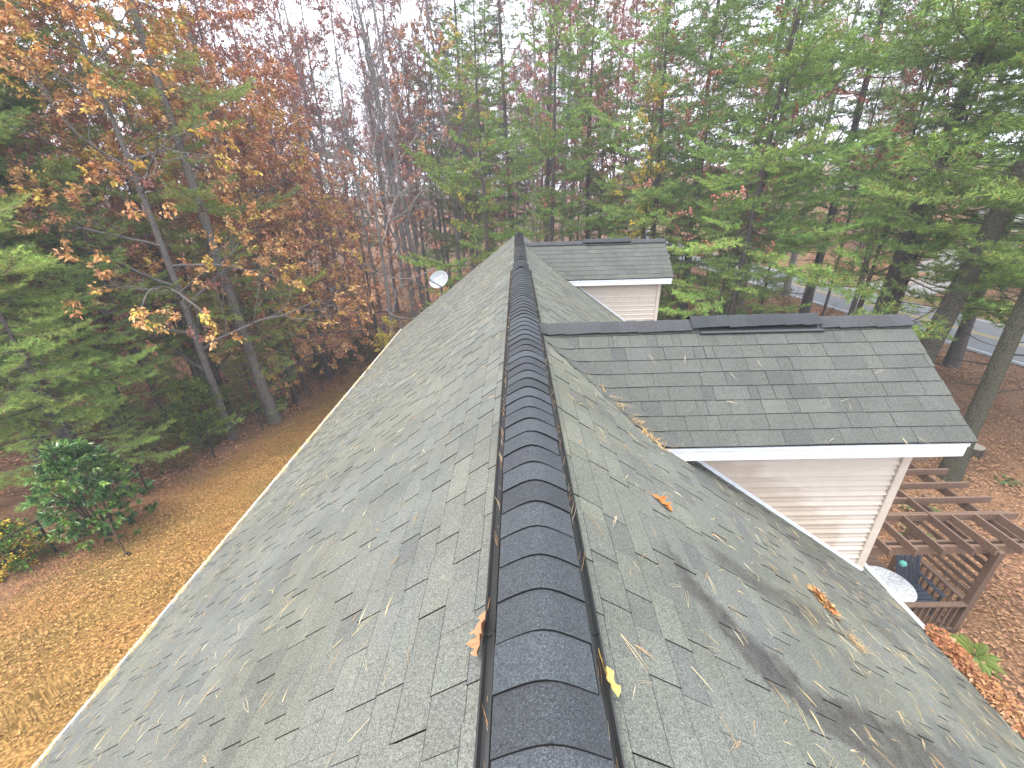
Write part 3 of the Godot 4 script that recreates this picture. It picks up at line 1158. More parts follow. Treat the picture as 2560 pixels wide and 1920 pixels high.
func broadleaf(called: String, x: float, z: float, key: String, turn: float, size: float, label: String, group := "", kind := "", palette := "", keep := 0.0, seed_ := 0, tilt := Vector3.ZERO) -> Node3D:
	var t := thing(called, label, "tree", Vector3(x, lie(x, z) - 0.1, z), group)
	t.basis = (Basis(Vector3(tilt.z, 0, -tilt.x).normalized(), tilt.length()) if tilt.length() > 0.001 else Basis()) * Basis(Vector3.UP, turn) * Basis().scaled(Vector3.ONE * size)
	part(skeletons[key].trunk, "trunk", M.bark, t)
	part(skeletons[key].limbs, "limbs", M.bark, t)
	if keep > 0.0:
		part(crown(key, kind, palette, keep, 40 + seed_), "crown", M.leaf, t)
	return t


func make_tree_parts() -> void:
	for fine in [false, true]:
		for i in 6:
			boughs.append(make_bough(300 + i, bough_len[i], fine))
	for kind in ["oak", "maple", "shrub", "glossy"]:
		sprays[kind] = [make_spray(kind, 401), make_spray(kind, 402)]
	var pale := Color(0.50, 0.455, 0.43)
	var grey := Color(0.36, 0.32, 0.30)
	var dark := Color(0.19, 0.155, 0.135)
	skeleton("bare_a", 501, 28.0, 0.29, {"bark": pale, "n1": 15, "bare": 0.32, "reach": 6.0, "angle": 48.0, "deep": 4, "n2": 5, "n3": 5, "n4": 4, "crook": 0.26})
	skeleton("bare_b", 502, 26.0, 0.24, {"bark": grey, "n1": 14, "bare": 0.25, "reach": 7.0, "angle": 42.0, "deep": 4, "n2": 5, "n3": 5, "n4": 4, "crook": 0.32, "sway": 0.7})
	skeleton("bare_c", 503, 26.0, 0.18, {"bark": pale, "n1": 16, "bare": 0.36, "reach": 4.4, "angle": 55.0, "deep": 4, "n2": 4, "n3": 4, "n4": 4, "crook": 0.2})
	skeleton("curly", 504, 13.0, 0.15, {"bark": Color(0.55, 0.50, 0.47), "n1": 13, "bare": 0.25, "reach": 4.6, "angle": 16.0, "deep": 4, "n2": 5, "n3": 5, "n4": 4, "crook": 0.46, "sway": 0.6})
	skeleton("thin_a", 505, 17.0, 0.08, {"bark": Color(0.21, 0.165, 0.145), "n1": 16, "bare": 0.25, "reach": 2.3, "angle": 45.0, "deep": 3, "n2": 4, "n3": 4, "crook": 0.2})
	skeleton("thin_b", 506, 12.0, 0.055, {"bark": dark, "n1": 14, "bare": 0.2, "reach": 2.0, "angle": 35.0, "deep": 3, "n2": 4, "n3": 4, "crook": 0.26, "sway": 0.5})
	skeleton("oak_a", 507, 21.0, 0.20, {"bark": grey, "n1": 22, "bare": 0.18, "reach": 4.8, "angle": 18.0, "deep": 3, "n2": 6, "n3": 4, "crook": 0.28, "rise": 0.04})
	skeleton("oak_b", 508, 17.0, 0.16, {"bark": Color(0.22, 0.19, 0.17), "n1": 20, "bare": 0.14, "reach": 4.2, "angle": 15.0, "deep": 3, "n2": 6, "n3": 4, "crook": 0.28, "rise": 0.03})
	skeleton("maple_a", 509, 25.0, 0.17, {"bark": grey, "n1": 24, "bare": 0.2, "reach": 4.6, "angle": 42.0, "deep": 3, "n2": 6, "n3": 5, "crook": 0.2, "rise": 0.1})
	skeleton("maple_b", 510, 20.0, 0.13, {"bark": Color(0.25, 0.205, 0.19), "n1": 22, "bare": 0.16, "reach": 4.0, "angle": 48.0, "deep": 3, "n2": 6, "n3": 5, "crook": 0.2, "rise": 0.1})
	skeleton("sapling", 511, 5.0, 0.03, {"bark": dark, "n1": 12, "bare": 0.12, "reach": 1.3, "angle": 35.0, "deep": 3, "n2": 4, "n3": 3, "crook": 0.26})
	pine_shape("fence", 601, 24.0, 0.25, {"low": 3.4, "spread": 3.6, "bark": Color(0.36, 0.32, 0.29), "fine": true, "top": 15.0, "fill": 1.0, "gaps": 0.15})
	pine_shape("edge", 602, 26.0, 0.30, {"low": 3.6, "spread": 4.8, "bark": Color(0.24, 0.22, 0.205), "fine": true, "top": 15.0, "gaps": 0.06, "fill": 1.25})
	pine_shape("mossy", 603, 26.0, 0.22, {"low": 6.5, "spread": 3.6, "bark": Color(0.17, 0.165, 0.12), "gaps": 0.2, "top": 18.0})
	pine_shape("stout", 604, 28.0, 0.34, {"low": 5.0, "spread": 5.0, "bark": Color(0.17, 0.16, 0.12), "gaps": 0.1, "fill": 1.1, "top": 19.0})
	pine_shape("small", 605, 6.4, 0.07, {"low": 0.7, "spread": 2.4, "gaps": 0.05, "fine": true})
	pine_shape("bushy", 606, 17.0, 0.17, {"low": 1.6, "spread": 4.2, "gaps": 0.08})
	pine_shape("young", 607, 12.0, 0.11, {"low": 2.2, "spread": 3.0, "fine": true})
	pine_shape("tall_a", 608, 28.0, 0.27, {"low": 3.6, "spread": 5.2, "gaps": 0.08, "fill": 1.25})
	pine_shape("tall_b", 609, 26.0, 0.23, {"low": 5.0, "spread": 5.0, "gaps": 0.1, "fill": 1.2})
	pine_shape("tall_c", 610, 30.0, 0.28, {"low": 7.5, "spread": 4.8, "gaps": 0.12})
	pine_shape("mid", 611, 20.0, 0.19, {"low": 2.4, "spread": 4.8, "gaps": 0.06, "fill": 1.2})
	var total := 0
	for k in pines:
		total += pines[k].tris
	print("pine faces ", total)


# what to call a pine by where it stands
func pine_place(x: float, z: float) -> Array:
	if x - road_x(z) > 3.0:
		return ["feathery pine on the far bank beyond the road", "pines beyond the road"]
	if Vector2(x, z).length() > 36.0:
		return ["tall pine deep in the woods past the house", "pines deep in the woods"]
	if x < -12.0:
		return ["feathery pine in the thicket beyond the wire fence", "pines beyond the wire fence"]
	if x < 6.0:
		return ["pine with layered boughs close behind the far gable", "pines behind the far gable"]
	return ["pine with layered green boughs between the dormers and the road", "pines between house and road"]


func make_woods() -> void:
	pine(-11.6, -16.9, "fence", 0.3, 1.0, "tall pine with bare grey lower trunk standing right against the wire fence", "", Color(1.5, 1.3, 1.15), Vector3(-0.04, 0, 0))
	pine(-17.8, -12.8, "edge", 1.3, 1.0, "thick trunked pine behind the glossy evergreen shrub, beyond the fence", "", Color(1.7, 1.45, 1.3))
	pine(12.6, -10.2, "mossy", 2.0, 1.0, "pine with a mossy trunk rising beside the cut stump", "", Color(1.1, 1.1, 1.0), Vector3(-0.05, 0, 0))
	pine(13.4, -13.4, "stout", 0.7, 1.0, "stout pine leaning toward the road from beside the near dormer's rake", "", Color(1.1, 1.1, 1.0), Vector3(0.15, 0, -0.04))
	pine(-3.6, -19.2, "small", 0.4, 1.0, "small bright green pine behind the satellite dish", "", Color(1.35, 1.4, 1.1))
	pine(-1.5, -21.5, "bushy", 2.2, 1.0, "bushy pine directly behind the far gable peak", "", Color(1.2, 1.2, 1.05))
	pine(-13.6, -10.6, "young", 1.0, 0.85, "young pine overhanging the lawn fence between the glossy and olive shrubs", "", Color(1.7, 1.55, 1.45))
	rng.seed = 15
	var list := [
		[-14.9, -11.6, "edge", 0.85, 1.7], [-17.6, -15.6, "tall_a", 0.9, 1.3], [-14.2, -14.4, "bushy", 0.62, 1.6], [-12.9, -17.9, "bushy", 0.5, 1.5], [-16.6, -14.8, "tall_b", 0.8, 1.3], [-16.4, -9.8, "young", 1.1, 1.5],
		[-22.0, -17.0, "tall_a", 0.95, 0.95], [-25.0, -13.0, "tall_b", 1.0, 0.95], [-27.0, -22.0, "tall_c", 1.0, 0.9],
		[1.6, -24.8, "bushy", 1.1, 1.1], [4.6, -28.0, "mid", 1.0, 0.95], [-3.6, -34.5, "tall_c", 0.9, 0.8], [-0.4, -39.0, "tall_c", 1.0, 0.8],
		[7.4, -24.0, "mid", 1.0, 1.15], [10.4, -26.5, "tall_b", 0.95, 1.1], [13.4, -27.2, "tall_b", 1.15, 1.05], [18.7, -27.0, "tall_b", 1.15, 1.1], [14.4, -16.6, "tall_b", 1.0, 1.25], [15.1, -16.9, "tall_c", 0.85, 1.2],
		[9.4, -18.4, "tall_b", 0.75, 1.35], [20.4, -18.5, "tall_b", 1.1, 1.35], [18.8, -12.4, "tall_b", 1.05, 1.5], [12.4, -24.2, "mid", 0.9, 1.1], [9.0, -22.0, "bushy", 0.7, 1.15], [34.5, -30.0, "mid", 1.0, 1.0], [36.0, -46.0, "mid", 1.0, 0.9],
	]
	for a in list:
		var lg := pine_place(a[0], a[1])
		pine(a[0], a[1], a[2], rnd(0, TAU), a[3], lg[0], lg[1], Color(a[4] * 1.22, a[4] * 1.25, a[4] * 1.18) if a[0] > 0.0 else Color(a[4], a[4] * 0.95, a[4] * 0.9), Vector3(rnd(-0.04, 0.04), 0, rnd(-0.04, 0.04)))
	# broadleaf trees with russet leaves
	var OG := "oaks in rusty leaf beyond the fence"
	var OL := "oak hung with rusty orange leaves beyond the wire fence"
	for a in [[-12.4, -15.0, "oak_a", 2.6, 0.88, "gold"], [-12.0, -19.6, "oak_b", 1.3, 0.85, "rust"], [-13.2, -21.4, "oak_a", 0.4, 1.0, "rust"], [-14.8, -18.4, "oak_b", 2.1, 1.0, "gold"], [-11.9, -23.6, "oak_b", 4.0, 0.85, "gold"], [-17.6, -20.6, "oak_a", 1.2, 1.05, "rust"], [-13.8, -26.0, "oak_b", 5.0, 1.0, "rust"], [-18.6, -17.0, "oak_b", 3.3, 1.0, "rust"], [-10.4, -29.0, "oak_b", 0.9, 0.75, "rust"], [-15.6, -23.4, "oak_b", 1.9, 0.95, "gold"], [-12.4, -21.4, "oak_b", 5.6, 0.62, "gold"], [-19.4, -23.0, "oak_a", 2.9, 0.9, "rust"]]:
		broadleaf("oak_tree", a[0], a[1], a[2], a[3], a[4], OL, OG, "oak", a[5], 0.7, 0)
	broadleaf("bare_tree", -8.9, -35.0, "bare_a", 0.6, 1.0, "tall bare tree with the palest straight trunk, past the dish", "", "", "", 0.0, 0, Vector3(-0.05, 0, 0))
	broadleaf("bare_tree", -6.7, -31.0, "bare_b", 2.6, 1.0, "forked bare grey tree leaning away from the roof's far gable", "", "", "", 0.0, 0, Vector3(-0.10, 0, 0))
	broadleaf("bare_tree", -4.9, -34.0, "bare_b", 5.0, 1.05, "upright bare grey tree with steeply rising forks past the far gable")
	broadleaf("bare_tree", -8.4, -25.0, "curly", 1.0, 1.15, "small bare tree with twisting crooked branches past the dish", "", "", "", 0.0, 0, Vector3(0.1, 0, 0))
	broadleaf("yellow_leaved_tree", 6.2, -22.5, "thin_a", 0.5, 0.75, "slender tree with sparse yellow leaves behind the far dormer", "", "maple", "yellow", 0.30)
	broadleaf("yellow_leaved_tree", -2.6, -27.0, "thin_a", 2.5, 1.0, "slender tree with scattered yellow leaves behind the far gable peak", "", "maple", "yellow", 0.12)
	broadleaf("yellow_leaved_tree", -6.6, -20.5, "sapling", 2.5, 0.85, "yellow leaved sapling below the satellite dish", "", "shrub", "yellow", 0.5)
	broadleaf("bare_tree", 16.6, -31.0, "bare_c", 2.5, 1.1, "pale bare tree among the pines before the road")
	broadleaf("bare_tree", 21.0, -33.0, "bare_a", 4.5, 0.9, "broad bare tree beside the road among the pines")
	# red and bare trees that close the view past the far gable
	for a in [[-13.2, -33.0, "maple_a", 1.0], [-16.5, -36.0, "maple_b", 1.2], [-11.5, -38.5, "maple_a", 1.1], [-19.5, -37.5, "maple_a", 1.0], [-9.0, -41.0, "maple_b", 1.3], [-6.2, -38.0, "maple_a", 1.0], [-2.4, -44.0, "maple_a", 1.1], [2.6, -41.0, "maple_a", 1.1], [5.4, -45.0, "maple_b", 1.3], [8.2, -39.0, "maple_a", 1.0]]:
		broadleaf("red_maple_tree", a[0], a[1], a[2], a[0] * 1.7, a[3], "thin red leaved tree in the woods past the house", "red leaved trees in the woods", "maple", "red", 0.55)
	for a in [[-14.8, -34.6, "bare_c", 1.0], [-11.0, -32.2, "bare_c", 0.95], [-17.8, -33.2, "bare_a", 0.9], [-10.4, -44.0, "bare_a", 1.0], [-20.8, -31.5, "bare_c", 1.0], [1.2, -35.5, "bare_c", 1.0], [3.8, -37.5, "bare_c", 1.1]]:
		broadleaf("bare_tree", a[0], a[1], a[2], a[0] * 2.3, a[3], "leafless grey tree deep in the woods past the house", "leafless trees deep in the woods")
	# the wood behind
	rng.seed = 900
	var placed := []
	var tries := 0
	var spots := []
	while spots.size() < 150 and tries < 8000:
		tries += 1
		var d := 30.0 + 78.0 * pow(rng.randf(), 0.8)
		var az := rng.randf_range(-1.02, 1.0)
		var x := d * sin(az)
		var z := -d * cos(az)
		if absf(x - road_x(z)) < 5.5 or z > -14.0:
			continue
		if x > road_x(z) and (d < 45.0 or rng.randf() < 0.4):
			continue
		var ok := true
		for p in placed:
			if p.distance_to(Vector2(x, z)) < 1.9 + d * 0.018:
				ok = false
				break
		if ok:
			placed.append(Vector2(x, z))
			spots.append([x, z, d, az, rng.randf(), rng.randf(), rng.randf()])
	for i in spots.size():
		var a: Array = spots[i]
		var x: float = a[0]
		var z: float = a[1]
		var kind: float = a[4]
		var turn: float = a[5] * TAU
		var sz: float = 0.85 + 0.45 * a[6]
		var az: float = a[3]
		if kind < (0.36 if az < 0.15 else 0.40):
			broadleaf("red_maple_tree", x, z, "maple_a" if a[6] < 0.5 else "maple_b", turn, sz, "thin red leaved tree in the woods past the house", "red leaved trees in the woods", "maple", "red", 0.44)
		elif kind < 0.50:
			broadleaf("russet_tree", x, z, "maple_b" if a[6] < 0.5 else "oak_b", turn, sz, "russet leaved tree deep in the woods past the house", "russet trees in the woods", "oak", "rust", 0.3)
		elif kind < 0.66:
			broadleaf("bare_tree", x, z, "bare_c" if a[6] < 0.5 else "bare_a", turn, sz * 0.95, "leafless grey tree deep in the woods past the house", "leafless trees deep in the woods")
		elif kind < 0.93:
			broadleaf("thin_tree", x, z, "thin_a" if a[6] < 0.6 else "thin_b", turn, sz * 1.1, "thin dark stemmed sapling tree deep in the woods", "thin saplings deep in the woods", "maple", "red", 0.10)
		else:
			pine(x, z, ["tall_a", "tall_b", "tall_c", "tall_c"][int(a[6] * 3.99)], turn, 0.85 + 0.25 * a[5], pine_place(x, z)[0], pine_place(x, z)[1], Color(0.9, 0.9, 0.86))
	# thin stems just beyond the fence and around the gable
	rng.seed = 950
	for i in 44:
		var az := rng.randf_range(-0.85, 0.75)
		var d := rng.randf_range(19.0, 38.0)
		var x := d * sin(az)
		var z := -d * cos(az)
		var turn := rng.randf() * TAU
		var sz := rng.randf_range(0.7, 1.15)
		var pick := rng.randf()
		if (x > -12.2 and z > -25.0 and x < 0.0) or (absf(x - road_x(z)) < 5.0) or (z > -16.0 and x > 0.0):
			continue
		broadleaf("thin_tree", x, z, "thin_a" if pick < 0.5 else "thin_b", turn, sz, "thin bare stem of a young tree in the front of the woods", "thin young trees in front of the woods", "maple", "red", 0.08)


func brush_mesh(seed_: int, leafy: float) -> ArrayMesh:
	rng.seed = seed_
	var s := shape()
	for i in 16:
		var a := rnd(0, TAU)
		var p := Vector3(rnd(-0.4, 0.4), 0, rnd(-0.4, 0.4))
		var d := Vector3(cos(a) * 0.5, 1, sin(a) * 0.5).normalized()
		var L := rnd(0.5, 1.7)
		var pts := PackedVector3Array([p])
		for k in 4:
			d = (d + Vector3(rnd(-0.3, 0.3), rnd(-0.2, 0.1), rnd(-0.3, 0.3))).normalized()
			p += d * L / 4.0
			pts.append(p)
		s.tube(pts, PackedFloat32Array([0.008, 0.007, 0.005, 0.004, 0.002]), 3, Color(0.5, 0.42, 0.36))
		for k in int(leafy):
			var q := at_height(pts, rnd(0.3, 1.0)) + Vector3(rnd(-0.12, 0.12), rnd(-0.1, 0.1), rnd(-0.12, 0.12))
			var kk := rnd(0.7, 1.3)
			leaf_faces(s, q, Vector3(rnd(-1, 1), rnd(-0.6, 0.6), rnd(-1, 1)).normalized(), Vector3(rnd(-0.5, 0.5), 1, rnd(-0.5, 0.5)).normalized(), 0.08, 0.05, Color(kk, kk * rnd(0.85, 1.1), kk))
	return s.mesh()


func make_undergrowth() -> void:
	var o := Node3D.new()
	o.name = "undergrowth"
	add_child(o, true)
	o.set_meta("kind", "stuff")
	o.set_meta("label", "tangled russet and brown brush covering the floor of the woods")
	o.set_meta("category", "undergrowth")
	var meshes := [brush_mesh(31, 9), brush_mesh(32, 16), brush_mesh(33, 4)]
	var cols := [Color(0.22, 0.10, 0.055), Color(0.28, 0.14, 0.06), Color(0.16, 0.13, 0.05), Color(0.20, 0.12, 0.07), Color(0.30, 0.17, 0.05), Color(0.10, 0.13, 0.04)]
	rng.seed = 77
	for m in 3:
		var where := []
		var tint := PackedColorArray()
		for i in 230:
			var x: float
			var z: float
			if i % 2 == 0:
				var az := rng.randf_range(-0.98, -0.2)
				var d := rng.randf_range(16.0, 42.0)
				x = d * sin(az)
				z = -d * cos(az)
				if x > -12.0 and z > -26.5:
					continue
			else:
				var az := rng.randf_range(-0.5, 0.7)
				var d := rng.randf_range(18.0, 60.0)
				x = d * sin(az)
				z = -d * cos(az)
				if (x > -12.0 and x < 5.0 and z > -22.0) or absf(x - road_x(z)) < 4.5 or (x > 4.0 and z > -20.0):
					continue
			var sc := rng.randf_range(0.5, 1.3)
			where.append(Transform3D(Basis(Vector3.UP, rng.randf() * TAU).scaled(Vector3.ONE * sc), Vector3(x, lie(x, z) - 0.03, z)))
			tint.append(vary(cols[rng.randi_range(0, 5)], 0.25))
		many(meshes[m], "brush", M.leaf, o, where, tint)


# ---------------------------------------------------------------- fallen leaves and needles
func litter_patch(seed_: int, n: int, size: float, wide: float) -> ArrayMesh:
	rng.seed = seed_
	var s := shape()
	for i in n:
		var p := Vector3(rnd(-wide, wide), rnd(0.008, 0.04), rnd(-wide, wide))
		var a := rnd(0, TAU)
		var d := Vector3(cos(a), rnd(-0.25, 0.3), sin(a)).normalized()
		var up := Vector3(rnd(-0.5, 0.5), 1, rnd(-0.5, 0.5)).normalized()
		var k := rnd(0.45, 1.35)
		var c := Color(k, k * rnd(0.85, 1.12), k * rnd(0.8, 1.2))
		if rng.randf() < 0.10:
			c = Color(1.5, 1.75, 2.1)
		var L := size * rnd(0.6, 1.3)
		leaf_faces(s, p, d, up, L, L * 0.62, c)
	return s.mesh()


func make_litter() -> void:
	var o := Node3D.new()
	o.name = "fallen_leaves"
	add_child(o, true)
	o.set_meta("kind", "stuff")
	o.set_meta("label", "brown and tan fallen leaves covering the ground")
	o.set_meta("category", "leaves")
	var near := [litter_patch(41, 210, 0.085, 0.75), litter_patch(42, 210, 0.085, 0.75)]
	var lawn := [litter_patch(45, 330, 0.052, 0.75), litter_patch(46, 330, 0.052, 0.75)]
	var far := [litter_patch(43, 170, 0.13, 1.2), litter_patch(44, 170, 0.13, 1.2)]
	var W := [[], [], [], [], [], []]
	var T := [PackedColorArray(), PackedColorArray(), PackedColorArray(), PackedColorArray(), PackedColorArray(), PackedColorArray()]
	rng.seed = 60
	var put := func(x: float, z: float, k: int, c: Color) -> void:
		var e := 0.5
		var n := Vector3(lie(x - e, z) - lie(x + e, z), 2.0 * e, lie(x, z - e) - lie(x, z + e)).normalized()
		var b := Basis(Quaternion(Vector3.UP, n)) * Basis(Vector3.UP, rng.randf() * TAU)
		W[k].append(Transform3D(b.scaled_local(Vector3.ONE * rng.randf_range(0.9, 1.15)), Vector3(x, lie(x, z) + 0.012, z)))
		T[k].append(vary(c, 0.16))
	# yard on the road side
	var x := 4.2
	while x < 23.0:
		var z := 1.0
		while z > -30.0:
			if in_view(Vector3(x, 0, z), 1.15):
				put.call(x + rng.randf_range(-0.3, 0.3), z + rng.randf_range(-0.3, 0.3), rng.randi_range(0, 1), Color(0.34, 0.195, 0.11))
			z -= 1.15
		x += 1.15
	# lawn behind the house
	x = -11.2
	while x < -4.3:
		var z := 2.0
		while z > -25.0:
			if in_view(Vector3(x, 0, z), 1.2):
				put.call(x + rng.randf_range(-0.3, 0.3), z + rng.randf_range(-0.3, 0.3), rng.randi_range(4, 5), Color(0.54, 0.31, 0.12).lerp(Color(0.48, 0.24, 0.12), smoothstep(-9.6, -11.0, x)))
			z -= 1.1
		x += 1.1
	# floor of the woods
	for i in 2600:
		var az := rng.randf_range(-1.0, 0.95)
		var d := 14.0 + 60.0 * pow(rng.randf(), 0.7)
		var px := d * sin(az)
		var pz := -d * cos(az)
		if (px > -11.6 and px < 23.0 and pz > -25.0 and (px < -4.0 or px > 4.0)) or absf(px - road_x(pz)) < 4.4 or pz > -9.0 or (absf(px) < 5.5 and pz > -16.0):
			continue
		put.call(px, pz, rng.randi_range(2, 3), Color(0.50, 0.27, 0.16) if px < 8.0 else Color(0.48, 0.28, 0.16))
	var meshes := [near[0], near[1], far[0], far[1], lawn[0], lawn[1]]
	for k in 6:
		many(meshes[k], "leaf_cover", M.leaf, o, W[k], T[k])
	# a thin turf of tan and green blades in the lawn
	var turf := shape()
	rng.seed = 61
	for i in 420:
		var p := Vector3(rnd(-0.7, 0.7), 0.0, rnd(-0.7, 0.7))
		var d := Vector3(rnd(-0.6, 0.6), 1, rnd(-0.6, 0.6)).normalized()
		var sd := d.cross(Vector3(rnd(-1, 1), 0.1, rnd(-1, 1))).normalized() * 0.006
		turf.tri(p - sd, p + sd, p + d * rnd(0.04, 0.10), vary(Color(1, 1, 1), 0.3))
	var tw := []
	var tc := PackedColorArray()
	x = -11.2
	while x < -4.3:
		var z := 2.0
		while z > -25.0:
			if in_view(Vector3(x, 0, z), 1.2):
				var g := clampf(0.5 + 1.6 * noise.get_noise_2d(x * 22.0, z * 22.0), 0.0, 1.0)
				var c := Color(0.46, 0.27, 0.10).lerp(Color(0.20, 0.21, 0.06), g * g * 0.6)
				tw.append(Transform3D(Basis(Vector3.UP, rng.randf() * TAU), Vector3(x, lie(x, z), z)))
				tc.append(vary(c, 0.12))
			z -= 0.9
		x += 0.9
	var gr := Node3D.new()
	gr.name = "grass"
	add_child(gr, true)
	gr.set_meta("kind", "stuff")
	gr.set_meta("label", "tan and green autumn turf of the lawn between house and fence")
	gr.set_meta("category", "grass")
	many(turf.mesh(), "turf", M.needle, gr, tw, tc)


func make_needles() -> void:
	# dead pine needles in bundles of two or three
	var kinds := []
	rng.seed = 88
	for k in 3:
		var s := shape()
		for i in 2 + k % 2:
			var a := rnd(-0.16, 0.16)
			var bend := rnd(-0.006, 0.006)
			var L := rnd(0.07, 0.13)
			var p0 := Vector3(0, 0.002, 0)
			var p1 := Vector3(cos(a) * L * 0.5, 0.005, sin(a) * L * 0.5 + bend)
			var p2 := Vector3(cos(a) * L, 0.003, sin(a) * L)
			s.tube(PackedVector3Array([p0, p1, p2]), PackedFloat32Array([0.0007, 0.0008, 0.0004]), 3, Color(1, 1, 1) * rnd(0.8, 1.2))
		kinds.append(s.mesh())
	var o := Node3D.new()
	o.name = "pine_needles"
	add_child(o, true)
	o.set_meta("kind", "stuff")
	o.set_meta("label", "tan dead pine needles strewn over the grey shingles")
	o.set_meta("category", "needles")
	var W := [[], [], []]
	var T := [PackedColorArray(), PackedColorArray(), PackedColorArray()]
	var straw := [Color(0.50, 0.36, 0.17), Color(0.56, 0.44, 0.22), Color(0.42, 0.26, 0.11), Color(0.60, 0.50, 0.30)]
	var lay := func(p: Vector3, n: Vector3, size: float, c: Color) -> void:
		var a := rng.randf() * TAU
		var b := Basis(Quaternion(Vector3.UP, n)) * Basis(Vector3.UP, a)
		var k := rng.randi_range(0, 2)
		W[k].append(Transform3D(b.scaled_local(Vector3.ONE * size), p + n * 0.011))
		T[k].append(vary(c, 0.2))
	var cl := sqrt(1.0 + PITCH * PITCH)
	var nl := Vector3(-PITCH, 1, 0) / cl
	var nr := Vector3(PITCH, 1, 0) / cl
	for i in 2300:
		var x := 4.0 * pow(rng.randf(), 0.62)
		var z := rng.randf_range(1.0, ROOF_FAR + 0.1)
		if x < 0.25:
			continue
		lay.call(Vector3(-x, RIDGE - PITCH * x, z), nl, rng.randf_range(0.55, 1.05), straw[rng.randi_range(0, 3)])
	for i in 1500:
		var x := 3.72 * pow(rng.randf(), 0.7)
		var z := rng.randf_range(1.0, ROOF_FAR + 0.1) if rng.randf() < 0.6 else rng.randf_range(0.8, -3.2)
		if x < 0.25:
			continue
		if absf(z + 3.976) * DORMER_PITCH + 0.06 < PITCH * x or absf(z + 11.216) * DORMER_PITCH + 0.06 < PITCH * x:
			if absf(z + 3.976) < 1.0 or absf(z + 11.216) < 1.0:
				continue
		lay.call(Vector3(x, RIDGE - PITCH * x, z), nr, rng.randf_range(0.55, 1.05), straw[rng.randi_range(0, 3)])
	# a few on the near dormer, more in its valley
	var nd := Vector3(0, 1, DORMER_PITCH).normalized()
	for i in 12:
		var x := rng.randf_range(0.9, 3.6)
		var q := rng.randf_range(0.1, 1.0)
		var y := DORMER_RIDGE - q * DORMER_PITCH
		if y > RIDGE - PITCH * x:
			lay.call(Vector3(x, y, -3.976 + q), nd, 0.9, straw[3])
	for i in 110:
		var q := 1.05 * pow(rng.randf(), 0.22)
		var y := DORMER_RIDGE - q * DORMER_PITCH
		lay.call(Vector3((RIDGE - y) / PITCH - rng.randf() * 0.10, y + 0.02 + rng.randf() * 0.02, -3.976 + q + rng.randf() * 0.06), Vector3(rng.randf_range(0.1, 0.6), 1, rng.randf_range(0.2, 0.7)).normalized(), rng.randf_range(0.7, 1.1), Color(0.58, 0.36, 0.13))
	# caught in the slots of the ridge vent
	for i in 420:
		var sd := -1.0 if rng.randf() < 0.5 else 1.0
		var z := rng.randf_range(1.0, -7.4)
		var x := sd * rng.randf_range(0.135, 0.158)
		var p := Vector3(x, RIDGE - PITCH * absf(x) + 0.016, z)
		var b := Basis(Vector3.UP, rng.randf_range(-0.25, 0.25) + PI * 0.5)
		var k := rng.randi_range(0, 2)
		W[k].append(Transform3D(b.scaled_local(Vector3.ONE * rng.randf_range(0.5, 1.0)), p))
		T[k].append(vary(Color(0.42, 0.22, 0.09) if rng.randf() < 0.6 else Color(0.5, 0.4, 0.25), 0.3))
	# matted in the gutter on the lawn side
	for i in 5200:
		var z := rng.randf_range(1.6, -13.5)
		var clump := 0.5 + 1.6 * noise.get_noise_2d(z * 40.0, 3.0)
		if rng.randf() > clump:
			continue
		var p := Vector3(-3.99 - rng.randf_range(0.0, 0.085), RIDGE - PITCH * 4.0 - 0.03 + rng.randf() * 0.03, z)
		var b := Basis(Vector3.UP, PI * 0.5 + rng.randf_range(-0.35, 0.35))
		var k := rng.randi_range(0, 2)
		W[k].append(Transform3D(b, p))
		T[k].append(vary(Color(0.62, 0.47, 0.20), 0.2))
	for k in 3:
		many(kinds[k], "needle_scatter", M.straw, o, W[k], T[k])
	# leaves packed into the gutter on the road side and blown along the eave
	var bits := litter_patch(92, 90, 0.055, 0.10)
	var gw := []
	var gc := PackedColorArray()
	var yr := RIDGE - PITCH * 3.76
	var z := 1.4
	while z > -2.6:
		gw.append(Transform3D(Basis(Vector3.UP, rng.randf() * TAU).scaled_local(Vector3(0.62, 1.0, 1.0)), Vector3(3.80 + rng.randf_range(-0.015, 0.015), yr + 0.005 + rng.randf() * 0.04, z)))
		gc.append(vary([Color(0.42, 0.22, 0.11), Color(0.50, 0.31, 0.18), Color(0.36, 0.165, 0.08)][rng.randi_range(0, 2)], 0.15))
		z -= 0.035
	for i in 26:
		var zz := rng.randf_range(-10.4, -4.9)
		gw.append(Transform3D(Basis(Vector3.UP, rng.randf() * TAU).scaled_local(Vector3(0.6, 0.8, 0.6)), Vector3(3.80, yr + 0.01, zz)))
		gc.append(Color(0.42, 0.17, 0.07))
	for i in 12:
		gw.append(Transform3D(Basis(Vector3.UP, rng.randf() * TAU).scaled_local(Vector3(0.8, 1.2, 0.8)), Vector3(3.15 + rng.randf() * 0.35, RIDGE - PITCH * 3.3, -10.36 + rng.randf_range(-0.06, 0.12))))
		gc.append(Color(0.45, 0.17, 0.07))
	var g := Node3D.new()
	g.name = "gutter_leaves"
	add_child(g, true)
	g.set_meta("kind", "stuff")
	g.set_meta("label", "orange brown leaves packed along the gutter beside the pergola")
	g.set_meta("category", "leaves")
	many(bits, "leaf_fill", M.leaf, g, gw, gc)


